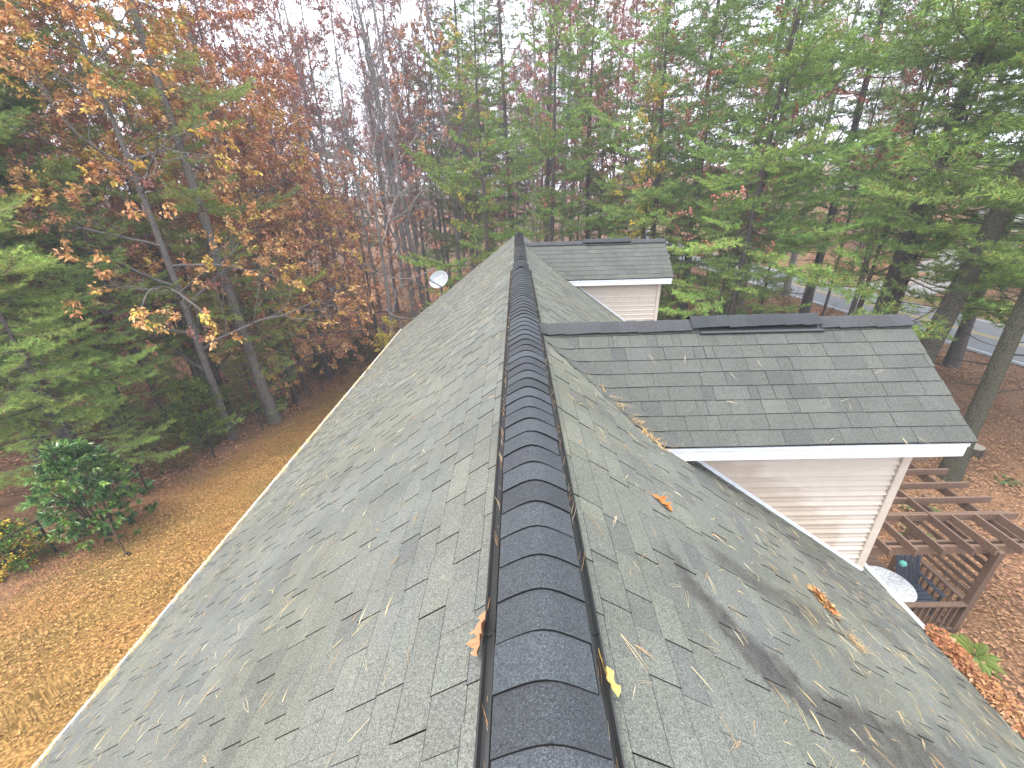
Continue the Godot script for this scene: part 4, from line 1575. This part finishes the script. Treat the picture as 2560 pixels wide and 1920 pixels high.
func big_leaf(called: String, label: String, p: Vector3, d: Vector3, up: Vector3, L: float, col: Color, seed_: int) -> void:
	rng.seed = seed_
	var s := shape()
	oak_leaf_faces(s, Vector3.ZERO, d.normalized(), up.normalized(), L, col, called == "oak_leaf")
	s.tube(PackedVector3Array([Vector3.ZERO, -d.normalized() * L * 0.25]), PackedFloat32Array([0.002, 0.0012]), 4, col * 0.7)
	var t := thing(called, label, "leaf", p)
	part(s, "leaf_blade", M.leaf, t)


func make_roof_leaves() -> void:
	var nr := Vector3(PITCH, 1, 0).normalized()
	big_leaf("oak_leaf", "curled pale brown oak leaf caught in the ridge vent slot on the lawn side", Vector3(-0.172, RIDGE - PITCH * 0.172 + 0.035, -0.93), Vector3(-0.12, -0.04, 1), Vector3(-0.7, 0.9, 0.1), 0.155, Color(0.36, 0.20, 0.11), 5)
	big_leaf("yellow_leaf", "narrow yellow leaf caught in the ridge vent slot opposite the oak leaf", Vector3(0.168, RIDGE - PITCH * 0.168 + 0.03, -0.77), Vector3(0.06, 0.0, 1), Vector3(0.8, 0.7, 0.1), 0.115, Color(0.55, 0.40, 0.13), 6)
	big_leaf("oak_leaf", "flat orange oak leaf on the open shingles below the near dormer valley", Vector3(0.72, RIDGE - PITCH * 0.72 + 0.022, -1.98), (Vector3(1, -PITCH, 0).normalized() + Vector3(0, 0, 0.35)), nr, 0.15, Color(0.50, 0.19, 0.06), 7)
	# two heaps of leaves and needles stuck on the slope
	var spec := [[Vector3(1.96, 0, -1.97), 0.105, 0.05, "long heap of orange leaves and needles stuck on the shingles", 90], [Vector3(1.99, 0, -1.70), 0.06, 0.035, "small clump of tan needles stuck on the shingles below the long heap", 34]]
	for i in 2:
		var a: Array = spec[i]
		rng.seed = 15 + i
		var c: Vector3 = a[0]
		c.y = RIDGE - PITCH * c.x
		var t := thing("leaf_heap", a[3], "leaves", c)
		var s := shape()
		var dn := Vector3(1, -PITCH, 0).normalized()
		var ax := (dn * 0.55 + Vector3(0, 0, 0.85)).normalized()
		var ac := nr.cross(ax).normalized()
		for k in int(a[4]) * 2:
			var u := rnd(-1, 1)
			var w := rnd(-1, 1) * sqrt(1.0 - u * u)
			var p := ax * (u * float(a[1]) * rnd(0.7, 1.1)) + ac * (w * float(a[2])) + nr * (0.012 + rnd(0.0, 0.03) * (1.0 - w * w))
			var dir := (ax * rnd(-1, 1) + ac * rnd(-1, 1) + nr * rnd(-0.3, 0.4)).normalized()
			if k % 2 == 0 or i == 1:
				s.tube(PackedVector3Array([p, p + dir * rnd(0.03, 0.07)]), PackedFloat32Array([0.0012, 0.0007]), 3, vary(Color(0.55, 0.36, 0.15) if i == 0 else Color(0.46, 0.32, 0.16), 0.25))
			else:
				leaf_faces(s, p, dir, nr + Vector3(rnd(-0.5, 0.5), 0, rnd(-0.5, 0.5)), rnd(0.03, 0.06), 0.025, vary([Color(0.50, 0.20, 0.07), Color(0.42, 0.24, 0.12), Color(0.30, 0.14, 0.07), Color(0.56, 0.33, 0.14)][rng.randi_range(0, 3)], 0.3))
		part(s, "leaf_litter", M.leaf, t)


# ---------------------------------------------------------------- things round the house
func make_dish() -> void:
	var t := thing("satellite_dish", "grey white satellite dish on a short mast at the far edge of the roof", "satellite dish", Vector3(-2.6, 5.08, -13.66))
	var s := shape(true)
	var f := Vector3(-0.22, 0.42, 0.88).normalized()
	var c := Vector3(0.0, 0.56, 0.06)
	var rt := (Vector3(1, 0.42, 0) - f * f.dot(Vector3(1, 0.42, 0))).normalized()
	var up := f.cross(rt).normalized()
	var grey := Color(0.27, 0.28, 0.295)
	var rings := 6
	var sides := 36
	var pt := func(i: int, k: int) -> Vector3:
		var r := float(i) / rings
		var a := TAU * k / sides
		return c + rt * (cos(a) * r * 0.325) + up * (sin(a) * r * 0.265) + f * (0.055 * r * r)
	for layer in 2:
		for i in rings:
			for k in sides:
				var q := [pt.call(i, k), pt.call(i + 1, k), pt.call(i + 1, k + 1), pt.call(i, k + 1)]
				var nn := []
				for j in 4:
					var off: Vector3 = q[j] - c
					var r2 := Vector2(off.dot(rt) / 0.325, off.dot(up) / 0.265)
					nn.append(((f - rt * (r2.x * 0.34) - up * (r2.y * 0.41)).normalized()) * (1.0 if layer == 0 else -1.0))
				var back := f * (-0.006 * layer)
				var ord_ := [0, 1, 2, 0, 2, 3] if layer == 0 else [0, 2, 1, 0, 3, 2]
				for j in ord_:
					s.v.append(q[j] + back); s.n.append(nn[j]); s.c.append(grey)
	part(s, "reflector", M.paint, t)
	s = shape()
	var pr := PackedVector3Array()
	for k in sides + 1:
		var a := TAU * k / sides
		pr.append(c + rt * (cos(a) * 0.325) + up * (sin(a) * 0.265) + f * 0.054)
	var rr := PackedFloat32Array()
	rr.resize(sides + 1)
	rr.fill(0.006)
	s.tube(pr, rr, 5, Color(0.5, 0.51, 0.52))
	part(s, "rim", M.paint, t)
	# the pale mark across the dish: an oval and a worn band
	s = shape()
	var on := func(a: float, b: float) -> Vector3:
		var r2 := (a / 0.325) * (a / 0.325) + (b / 0.265) * (b / 0.265)
		return c + rt * a + up * b + f * (0.055 * r2 + 0.003)
	for k in 14:
		var a0 := TAU * k / 14.0
		var a1 := TAU * (k + 1) / 14.0
		s.tri(on.call(-0.085, 0.05), on.call(-0.085 + cos(a0) * 0.036, 0.05 + sin(a0) * 0.028), on.call(-0.085 + cos(a1) * 0.036, 0.05 + sin(a1) * 0.028), Color(0.62, 0.63, 0.64))
	for k in 8:
		var x0 := -0.04 + k * 0.024
		var w := 0.021
		var h := [0.026, 0.021, 0.026, 0.024, 0.02, 0.026, 0.022, 0.026][k] as float
		s.quad(on.call(x0, 0.05), on.call(x0 + w, 0.05), on.call(x0 + w, 0.05 + h), on.call(x0, 0.05 + h), Color(0.62, 0.63, 0.64))
	part(s, "logo", M.plain, t)
	var dark := Color(0.06, 0.06, 0.065)
	s = shape(true)
	var low := c - up * 0.25 + f * 0.02
	var tip := c + f * 0.30 - up * 0.02 - rt * 0.20
	s.tube(PackedVector3Array([low - f * 0.05, low + f * 0.02, tip]), PackedFloat32Array([0.018, 0.018, 0.015]), 6, dark, true)
	part(s, "feed_arm", M.plain, t)
	s = shape(true)
	s.tube(PackedVector3Array([tip - up * 0.01, tip + up * 0.03, tip + up * 0.05 - f * 0.05]), PackedFloat32Array([0.022, 0.026, 0.024]), 8, dark, true)
	part(s, "feed_horn", M.plain, t)
	s = shape(true)
	s.tube(PackedVector3Array([Vector3(0.02, -0.02, -0.03), Vector3(0.02, 0.3, -0.03), c - f * 0.05]), PackedFloat32Array([0.024, 0.024, 0.022]), 8, Color(0.09, 0.085, 0.085))
	s.tube(PackedVector3Array([c - f * 0.09, c - f * 0.01]), PackedFloat32Array([0.06, 0.07]), 10, Color(0.12, 0.12, 0.12), true)
	part(s, "mast", M.plain, t)
	s = shape()
	var n := Vector3(-PITCH, 1, 0).normalized()
	s.box(Vector3(0.0, 0.02, -0.03), Vector3(1, PITCH, 0).normalized() * 0.09, n * 0.006, Vector3(0, 0, 0.05), Color(0.45, 0.44, 0.43))
	part(s, "foot_plate", M.plain, t)


func make_pergola() -> void:
	var t := thing("pergola", "brown timber pergola with slatted railing beside the house", "pergola")
	var brown := Color(0.195, 0.118, 0.080)
	rng.seed = 21
	var add := func(called: String, a: Vector3, b: Vector3, w: float, h: float) -> void:
		var s := shape()
		var k := brown * rng.randf_range(0.85, 1.15)
		k.a = 1.0
		s.bar(a, b, Vector3.UP if absf((b - a).normalized().y) < 0.9 else Vector3(1, 0, 0), w, h, k, 0.004)
		part(s, called, M.wood, t)
	for z in [-8.15, -7.69, -7.22, -6.76]:
		add.call("rafter", Vector3(5.0, 2.225, z), Vector3(9.4, 2.225, z), 0.042, 0.15)
	add.call("beam", Vector3(5.0, 2.225, -6.29), Vector3(9.42, 2.225, -6.29), 0.045, 0.15)
	add.call("beam", Vector3(5.0, 2.225, -6.34), Vector3(9.30, 2.225, -6.34), 0.042, 0.146)
	for x in [5.42, 5.88, 6.34, 6.79, 7.25, 8.16, 8.61, 9.05]:
		add.call("rafter", Vector3(x, 2.225, -6.265), Vector3(x, 2.225, -5.42 if x < 9.0 else -5.2), 0.042, 0.15)
	add.call("rafter", Vector3(7.76, 2.245, -7.18), Vector3(7.74, 2.245, -5.40), 0.042, 0.15)
	add.call("beam", Vector3(5.0, 2.055, -5.66), Vector3(8.95, 2.055, -5.66), 0.06, 0.18)
	add.call("beam", Vector3(5.0, 2.055, -5.78), Vector3(8.95, 2.055, -5.78), 0.05, 0.18)
	add.call("beam", Vector3(9.02, 2.055, -8.45), Vector3(9.02, 2.055, -5.4), 0.06, 0.18)
	for p in [Vector2(8.36, -5.52), Vector2(8.40, -7.0), Vector2(8.98, -8.2), Vector2(5.2, -5.52)]:
		add.call("post", Vector3(p.x, lie(p.x, p.y) - 0.2, p.y), Vector3(p.x, 2.14, p.y), 0.11, 0.11)
	add.call("handrail", Vector3(5.26, 0.80, -5.50), Vector3(8.30, 0.80, -5.50), 0.10, 0.04)
	add.call("handrail", Vector3(8.38, 0.80, -5.58), Vector3(8.38, 0.80, -6.94), 0.10, 0.04)
	add.call("bottom_rail", Vector3(5.26, 0.10, -5.50), Vector3(8.30, 0.10, -5.50), 0.05, 0.08)
	add.call("bottom_rail", Vector3(8.38, 0.10, -5.58), Vector3(8.38, 0.10, -6.94), 0.05, 0.08)
	var x := 5.42
	while x < 8.28:
		add.call("baluster", Vector3(x, 0.14, -5.50), Vector3(x, 0.78, -5.50), 0.038, 0.038)
		x += 0.132
	var z := -5.68
	while z > -6.9:
		add.call("baluster", Vector3(8.38, 0.14, z), Vector3(8.38, 0.78, z), 0.038, 0.038)
		z -= 0.132
	for k in 6:
		add.call("slat", Vector3(8.38, 0.98 + k * 0.185, -5.58), Vector3(8.38, 0.98 + k * 0.185, -6.94), 0.03, 0.10)
	# boards of the floor
	var zz := -5.6
	while zz > -8.6:
		var s := shape()
		s.box(Vector3(6.45, 0.035, zz), Vector3(1.85, 0, 0), Vector3(0, 0.014, 0), Vector3(0, 0, 0.066), brown * 0.8)
		part(s, "floor_board", M.wood, t)
		zz -= 0.145
	# round white table
	var tb := thing("round_table", "round white marbled patio table at the pergola railing", "table", Vector3(7.28, 0.05, -6.02))
	var s := shape(true)
	var prof := [Vector2(0.0, 0.70), Vector2(0.42, 0.70), Vector2(0.45, 0.69), Vector2(0.455, 0.675), Vector2(0.44, 0.66), Vector2(0.0, 0.66)]
	lathe(s, prof, 40, Color(0.58, 0.59, 0.61))
	part(s, "table_top", M.table, tb)
	s = shape(true)
	lathe(s, [Vector2(0.26, 0.0), Vector2(0.26, 0.02), Vector2(0.05, 0.06), Vector2(0.035, 0.3), Vector2(0.05, 0.66)], 16, Color(0.7, 0.71, 0.73))
	part(s, "pedestal", M.table, tb)
	# dark slatted chair with its back to the railing
	var ch := thing("slatted_chair", "dark blue slatted garden chair beside the white table", "chair", Vector3(7.98, 0.05, -6.28))
	var navy := Color(0.028, 0.038, 0.055)
	for k in 6:
		s = shape()
		s.bar(Vector3(-0.20 + k * 0.08, 0.36, 0.03), Vector3(-0.22 + k * 0.088, 0.98, -0.20), Vector3(0, 0.3, 1), 0.066, 0.018, navy * (0.9 + 0.05 * (k % 3)), 0.003)
		part(s, "back_slat", M.plain, ch)
	for k in 5:
		s = shape()
		s.bar(Vector3(-0.24, 0.38, 0.07 + k * 0.09), Vector3(0.24, 0.38, 0.07 + k * 0.09), Vector3.UP, 0.075, 0.02, navy, 0.003)
		part(s, "seat_slat", M.plain, ch)
	s = shape()
	s.bar(Vector3(-0.25, 0.97, -0.215), Vector3(0.26, 0.97, -0.215), Vector3.UP, 0.03, 0.05, Color(0.22, 0.20, 0.18))
	part(s, "top_rail", M.plain, ch)
	for sd in [-1.0, 1.0]:
		s = shape()
		s.bar(Vector3(sd * 0.28, 0.58, -0.1), Vector3(sd * 0.29, 0.56, 0.48), Vector3.UP, 0.08, 0.02, navy, 0.003)
		part(s, "armrest", M.plain, ch)
		for zl in [-0.05, 0.44]:
			s = shape()
			s.bar(Vector3(sd * 0.26, 0.0, zl), Vector3(sd * 0.26, 0.57, zl), Vector3(0, 0, 1), 0.045, 0.03, navy, 0.003)
			part(s, "leg", M.plain, ch)
	# teal glass ball on a cord
	var bl := thing("hanging_ball", "small teal glass ball hanging from the pergola", "ornament", Vector3(7.39, 1.30, -6.02))
	s = shape(true)
	var pb := []
	for k in 9:
		var a := PI * k / 8.0
		pb.append(Vector2(0.062 * sin(a), -0.062 * cos(a)))
	lathe(s, pb, 16, Color(0.10, 0.36, 0.31))
	part(s, "ball", M.plain, bl)
	s = shape()
	s.tube(PackedVector3Array([Vector3(0, 0.06, 0), Vector3(-0.14, 0.86, -0.24)]), PackedFloat32Array([0.003, 0.003]), 4, Color(0.05, 0.05, 0.05))
	part(s, "cord", M.plain, bl)


func lathe(s: Shape, prof: Array, sides: int, col: Color) -> void:
	for i in prof.size() - 1:
		var a: Vector2 = prof[i]
		var b: Vector2 = prof[i + 1]
		var d := (b - a).normalized()
		var nr := Vector2(d.y, -d.x)
		if prof[0].y > prof[prof.size() - 1].y or a.y > b.y:
			nr = -nr
		for k in sides:
			var t0 := TAU * k / sides
			var t1 := TAU * (k + 1) / sides
			var p := [Vector3(a.x * cos(t0), a.y, a.x * sin(t0)), Vector3(b.x * cos(t0), b.y, b.x * sin(t0)), Vector3(b.x * cos(t1), b.y, b.x * sin(t1)), Vector3(a.x * cos(t1), a.y, a.x * sin(t1))]
			for j in [0, 1, 2, 0, 2, 3]:
				var ang := t0 if j < 2 else t1
				s.v.append(p[j]); s.c.append(col)
				s.n.append(Vector3(nr.x * cos(ang), nr.y, nr.x * sin(ang)))


func fern(p: Vector3, size: float, n: int, label: String, c: Color, seed_: int) -> void:
	rng.seed = seed_
	var t := thing("fern", label, "fern", p)
	for i in n:
		var s := shape()
		var az := TAU * i / n + rnd(-0.3, 0.3)
		var out := Vector3(cos(az), 0, sin(az))
		var L := size * rnd(0.7, 1.15)
		var rise := rnd(0.5, 1.0)
		var pts := PackedVector3Array()
		for k in 9:
			var u := k / 8.0
			pts.append(out * (L * u) + Vector3(0, L * (rise * u - 0.95 * rise * u * u), 0))
		s.tube(pts, PackedFloat32Array([0.004, 0.004, 0.004, 0.003, 0.003, 0.003, 0.002, 0.002, 0.001]), 3, c * 0.8)
		var col := vary(c, 0.25)
		for k in 26:
			var u := lerpf(0.12, 1.0, k / 25.0)
			var b := at_height(pts, u)
			var w := L * 0.17 * sin(PI * pow(u, 0.7)) + 0.01
			for sd in [-1.0, 1.0]:
				var d: Vector3 = (Vector3(-out.z, 0, out.x) * sd + out * 0.45 + Vector3(0, -0.15, 0)).normalized()
				leaf_faces(s, b, d, Vector3.UP, w, w * 0.32, col)
		part(s, "frond", M.needle, t)


func bush(called: String, label: String, category: String, p: Vector3, wide: float, tall: float, n: int, kind: String, material: Material, cols: Array, seed_: int, cone := 0.3) -> void:
	rng.seed = seed_
	var t := thing(called, label, category, p)
	var stems := shape()
	for i in 7:
		var a := rnd(0, TAU)
		var top := Vector3(cos(a) * wide * rnd(0.2, 0.7), tall * rnd(0.5, 0.9), sin(a) * wide * rnd(0.2, 0.7))
		stems.tube(PackedVector3Array([Vector3(cos(a) * 0.05, -0.1, sin(a) * 0.05), top * 0.5 + Vector3(0, tall * 0.1, 0), top]), PackedFloat32Array([0.03, 0.02, 0.006]), 5, Color(0.14, 0.11, 0.085))
	part(stems, "stems", M.bark, t)
	var s := shape()
	for i in n:
		var a := rnd(0, TAU)
		var h := pow(rng.randf(), 0.85)
		var prof := sqrt(maxf(0.0, 1.0 - pow(absf(h - 0.42) / 0.6, 2.0))) * (1.0 - cone * h)
		var rr := wide * prof * pow(rng.randf(), 0.4) * (1.0 + 0.35 * noise_fine.get_noise_2d(a * 60.0, h * 200.0 + seed_))
		var q := Vector3(cos(a) * rr, tall * (0.06 + 0.94 * h), sin(a) * rr)
		var d := (Vector3(cos(a), rnd(-0.2, 0.8), sin(a)) + Vector3(rnd(-0.6, 0.6), rnd(-0.4, 0.4), rnd(-0.6, 0.6))).normalized()
		var sd := d.cross(Vector3.UP).normalized()
		add_spray(s, kind, Transform3D(Basis(d, sd.cross(d).normalized(), sd).scaled_local(Vector3.ONE * rnd(0.75, 1.15)), q - d * 0.2), vary(cols[rng.randi_range(0, cols.size() - 1)], 0.25))
	part(s, "foliage", material, t)


func make_yard() -> void:
	# fence
	var posts := []
	var z := -5.1
	while z > -31.0:
		posts.append(Vector2(lerpf(-12.1, -11.4, smoothstep(-7.8, -21.3, z)), z))
		z -= 2.72
	var t := thing("wire_fence", "low black wire fence along the edge of the lawn", "fence")
	var blk := Color(0.025, 0.025, 0.025)
	for p in posts:
		var s := shape(true)
		var y := lie(p.x, p.y)
		s.tube(PackedVector3Array([Vector3(p.x, y - 0.2, p.y), Vector3(p.x, y + 1.09, p.y)]), PackedFloat32Array([0.032, 0.030]), 8, blk, true)
		part(s, "post", M.plain, t)
	for i in posts.size() - 1:
		var a: Vector2 = posts[i]
		var b: Vector2 = posts[i + 1]
		var ya := lie(a.x, a.y)
		var yb := lie(b.x, b.y)
		var s := shape()
		s.tube(PackedVector3Array([Vector3(a.x, ya + 1.06, a.y), Vector3(b.x, yb + 1.06, b.y)]), PackedFloat32Array([0.017, 0.017]), 6, blk)
		part(s, "top_rail", M.plain, t)
		s = shape()
		var n := 26
		for k in n:
			for sl in [-0.5, 0.5]:
				var u0 := float(k) / n
				var u1: float = u0 + sl * 0.75
				if u1 < 0.0 or u1 > 1.0:
					continue
				s.tube(PackedVector3Array([Vector3(lerpf(a.x, b.x, u0), lerpf(ya, yb, u0) + 0.03, lerpf(a.y, b.y, u0)), Vector3(lerpf(a.x, b.x, u1), lerpf(ya, yb, u1) + 1.05, lerpf(a.y, b.y, u1))]), PackedFloat32Array([0.0018, 0.0018]), 3, blk)
		part(s, "wire_mesh", M.plain, t)
	# shrubs
	var deep := [Color(0.045, 0.115, 0.03), Color(0.065, 0.15, 0.04), Color(0.10, 0.20, 0.045), Color(0.17, 0.27, 0.06)]
	bush("evergreen_shrub", "glossy dark green broadleaf shrub at the lawn edge", "shrub", Vector3(-11.35, lie(-11.35, -8.5) - 0.05, -8.5), 1.25, 2.9, 420, "glossy", M.glossy, deep, 811, 0.45)
	bush("yellowing_shrub", "low green shrub with yellow leaves at the foot of the glossy shrub", "shrub", Vector3(-12.6, lie(-12.6, -7.4), -7.35), 0.8, 1.1, 170, "shrub", M.leaf, [Color(0.09, 0.16, 0.03), Color(0.07, 0.13, 0.03), Color(0.50, 0.34, 0.05)], 812)
	bush("leafy_shrub", "olive green shrub with lime tips beside the grey pine trunk at the fence", "shrub", Vector3(-12.7, lie(-12.7, -14.0), -14.1), 1.0, 3.0, 300, "shrub", M.leaf, [Color(0.08, 0.12, 0.025), Color(0.11, 0.16, 0.03), Color(0.20, 0.25, 0.04), Color(0.06, 0.10, 0.03)], 813)
	bush("dark_shrub", "dark green shrub by the fence just past the gap in the gutter", "shrub", Vector3(-12.3, lie(-12.3, -25.0), -25.0), 1.4, 1.6, 230, "shrub", M.leaf, [Color(0.05, 0.075, 0.03), Color(0.06, 0.09, 0.035)], 814)
	bush("dark_shrub", "dark green shrub by the fence beyond the roof corner", "shrub", Vector3(-11.0, lie(-11.0, -28.0), -28.0), 1.6, 1.7, 240, "shrub", M.leaf, [Color(0.05, 0.075, 0.03), Color(0.07, 0.09, 0.035)], 815)
	# stake and stick
	var s := shape(true)
	var st := thing("garden_stake", "thin pale stake with a stone at its foot standing in the lawn", "stake", Vector3(-10.0, lie(-10.0, -7.6), -7.6))
	s.tube(PackedVector3Array([Vector3(0, -0.1, 0), Vector3(-0.02, 0.6, 0.01), Vector3(-0.01, 1.15, -0.02)]), PackedFloat32Array([0.022, 0.02, 0.017]), 6, Color(0.28, 0.21, 0.15), true)
	part(s, "stick", M.bark, st)
	s = shape(true)
	lathe(s, [Vector2(0.0, -0.03), Vector2(0.07, -0.01), Vector2(0.08, 0.03), Vector2(0.05, 0.075), Vector2(0.0, 0.085)], 9, Color(0.06, 0.055, 0.06))
	part(s, "stone", M.bark, st)
	# ferns
	fern(Vector3(8.25, lie(8.25, -4.9), -4.95), 0.5, 18, "bright yellow green fern at the corner post of the pergola", Color(0.13, 0.18, 0.035), 821)
	fern(Vector3(10.7, lie(10.7, -8.9), -8.9), 0.6, 16, "dark green fern seen through the pergola rafters", Color(0.075, 0.13, 0.03), 822)
	fern(Vector3(9.7, lie(9.7, -7.9), -7.9), 0.5, 14, "small green fern under the outer pergola beam", Color(0.10, 0.15, 0.035), 823)
	fern(Vector3(14.0, lie(14.0, -9.9), -9.9), 0.4, 10, "low sparse fern in the leaves near the stump", Color(0.09, 0.13, 0.04), 824)
	# stump
	var sp := thing("tree_stump", "pale topped cut stump in the fallen leaves", "stump", Vector3(14.3, lie(14.3, -11.3), -11.3))
	s = shape(true)
	s.tube(PackedVector3Array([Vector3(0, -0.1, 0), Vector3(0, 0.12, 0), Vector3(0.01, 0.42, 0)]), PackedFloat32Array([0.34, 0.28, 0.25]), 14, Color(0.16, 0.13, 0.105))
	part(s, "bark", M.bark, sp)
	s = shape(true)
	lathe(s, [Vector2(0.0, 0.425), Vector2(0.25, 0.42), Vector2(0.252, 0.40)], 14, Color(0.42, 0.36, 0.29))
	part(s, "cut_face", M.wood, sp)
	# beyond the road: a marker post and a house
	var rp := thing("red_post", "short red hydrant post on the far bank of the road", "post", Vector3(34.0, lie(34.0, -40.2), -40.2))
	s = shape(true)
	lathe(s, [Vector2(0.18, 0.0), Vector2(0.18, 0.06), Vector2(0.13, 0.08), Vector2(0.13, 0.85), Vector2(0.16, 0.87), Vector2(0.16, 0.93), Vector2(0.10, 1.05), Vector2(0.0, 1.10)], 14, Color(0.42, 0.03, 0.025))
	part(s, "barrel", M.plain, rp)
	s = shape(true)
	s.tube(PackedVector3Array([Vector3(-0.22, 0.65, 0), Vector3(0.22, 0.65, 0)]), PackedFloat32Array([0.06, 0.06]), 10, Color(0.42, 0.03, 0.025), true)
	part(s, "nozzle", M.plain, rp)
	var hx := 50.0
	var hz := -62.0
	var hy := lie(hx, hz)
	var fh := thing("distant_house", "far house with a teal metal roof across the road", "house", Vector3(hx, hy, hz))
	s = shape()
	s.box(Vector3(0, 1.2, 0), Vector3(6, 0, 0), Vector3(0, 1.6, 0), Vector3(0, 0, 4), Color(0.5, 0.48, 0.45))
	part(s, "wall", M.vinyl, fh)
	s = shape()
	for sd in [-1.0, 1.0]:
		s.quad(Vector3(-6.4, 2.7, sd * 4.5), Vector3(6.4, 2.7, sd * 4.5), Vector3(6.4, 5.0, 0), Vector3(-6.4, 5.0, 0), Color(0.13, 0.25, 0.25))
		s.tri(Vector3(sd * 6.0, 2.8, -4), Vector3(sd * 6.0, 2.8, 4), Vector3(sd * 6.0, 4.85, 0), Color(0.5, 0.48, 0.45))
	part(s, "roof", M.paint, fh)
	for k in 4:
		var w := Node3D.new()
		w.name = "window"
		fh.add_child(w, true)
		s = shape()
		s.box(Vector3(-4.2 + k * 2.8, 1.5, 4.03), Vector3(0.55, 0, 0), Vector3(0, 0.7, 0), Vector3(0, 0, 0.03), Color(0.75, 0.75, 0.75))
		part(s, "frame", M.plain, w)
		s = shape()
		s.box(Vector3(-4.2 + k * 2.8, 1.5, 4.06), Vector3(0.45, 0, 0), Vector3(0, 0.6, 0), Vector3(0, 0, 0.02), Color(0.05, 0.06, 0.07))
		part(s, "pane", M.plastic, w)


# ---------------------------------------------------------------- all of it
func _ready() -> void:
	# camera
	cam = Camera3D.new()
	cam.name = "camera"
	var pitch := 0.4320
	var yaw := -0.0224
	var roll := -0.0312
	var fw := Vector3(sin(yaw) * cos(pitch), -sin(pitch), -cos(yaw) * cos(pitch))
	var r := Vector3(cos(yaw), 0, sin(yaw))
	var u := r.cross(fw)
	cam.transform = Transform3D(Basis(r * cos(roll) + u * sin(roll), u * cos(roll) - r * sin(roll), -fw), EYE)
	cam.fov = 85.38
	cam.near = 0.05
	cam.far = 600.0
	cam.current = true
	add_child(cam)
	# overcast sky and a weak, wide sun behind the cloud
	var env := Environment.new()
	env.background_mode = Environment.BG_SKY
	var sky := Sky.new()
	var sm := ProceduralSkyMaterial.new()
	sm.sky_top_color = Color(0.90, 0.93, 0.98)
	sm.sky_horizon_color = Color(0.92, 0.93, 0.97)
	sm.sky_curve = 0.2
	sm.ground_bottom_color = Color(0.32, 0.26, 0.2)
	sm.ground_horizon_color = Color(0.45, 0.4, 0.36)
	sm.sun_angle_max = 1.0
	sky.sky_material = sm
	env.sky = sky
	env.tonemap_mode = Environment.TONE_MAPPER_LINEAR
	env.tonemap_exposure = 4.1
	env.fog_enabled = true
	env.fog_density = 0.0020
	env.fog_light_color = Color(0.93, 0.94, 0.97)
	env.sdfgi_enabled = true
	env.ssao_enabled = true
	env.ssil_enabled = true
	var we := WorldEnvironment.new()
	we.name = "sky"
	we.environment = env
	add_child(we)
	var sun := DirectionalLight3D.new()
	sun.name = "sun"
	sun.light_energy = 0.45
	sun.light_angular_distance = 25.0
	sun.light_color = Color(1.0, 0.985, 0.96)
	sun.shadow_enabled = true
	sun.basis = Basis.looking_at(Vector3(0.35, -1.0, -0.25))
	add_child(sun)

	noise.seed = 3
	noise.frequency = 0.06
	noise.fractal_octaves = 3
	noise_fine.seed = 9
	noise_fine.frequency = 0.08
	noise_fine.fractal_octaves = 3
	make_materials()
	make_ground()
	make_road()
	make_house()
	print("house ", Time.get_ticks_msec())
	make_tree_parts()
	make_woods()
	print("woods ", Time.get_ticks_msec())
	make_undergrowth()
	make_litter()
	make_dish()
	make_pergola()
	make_yard()
	make_needles()
	make_roof_leaves()
	print("done ", Time.get_ticks_msec())
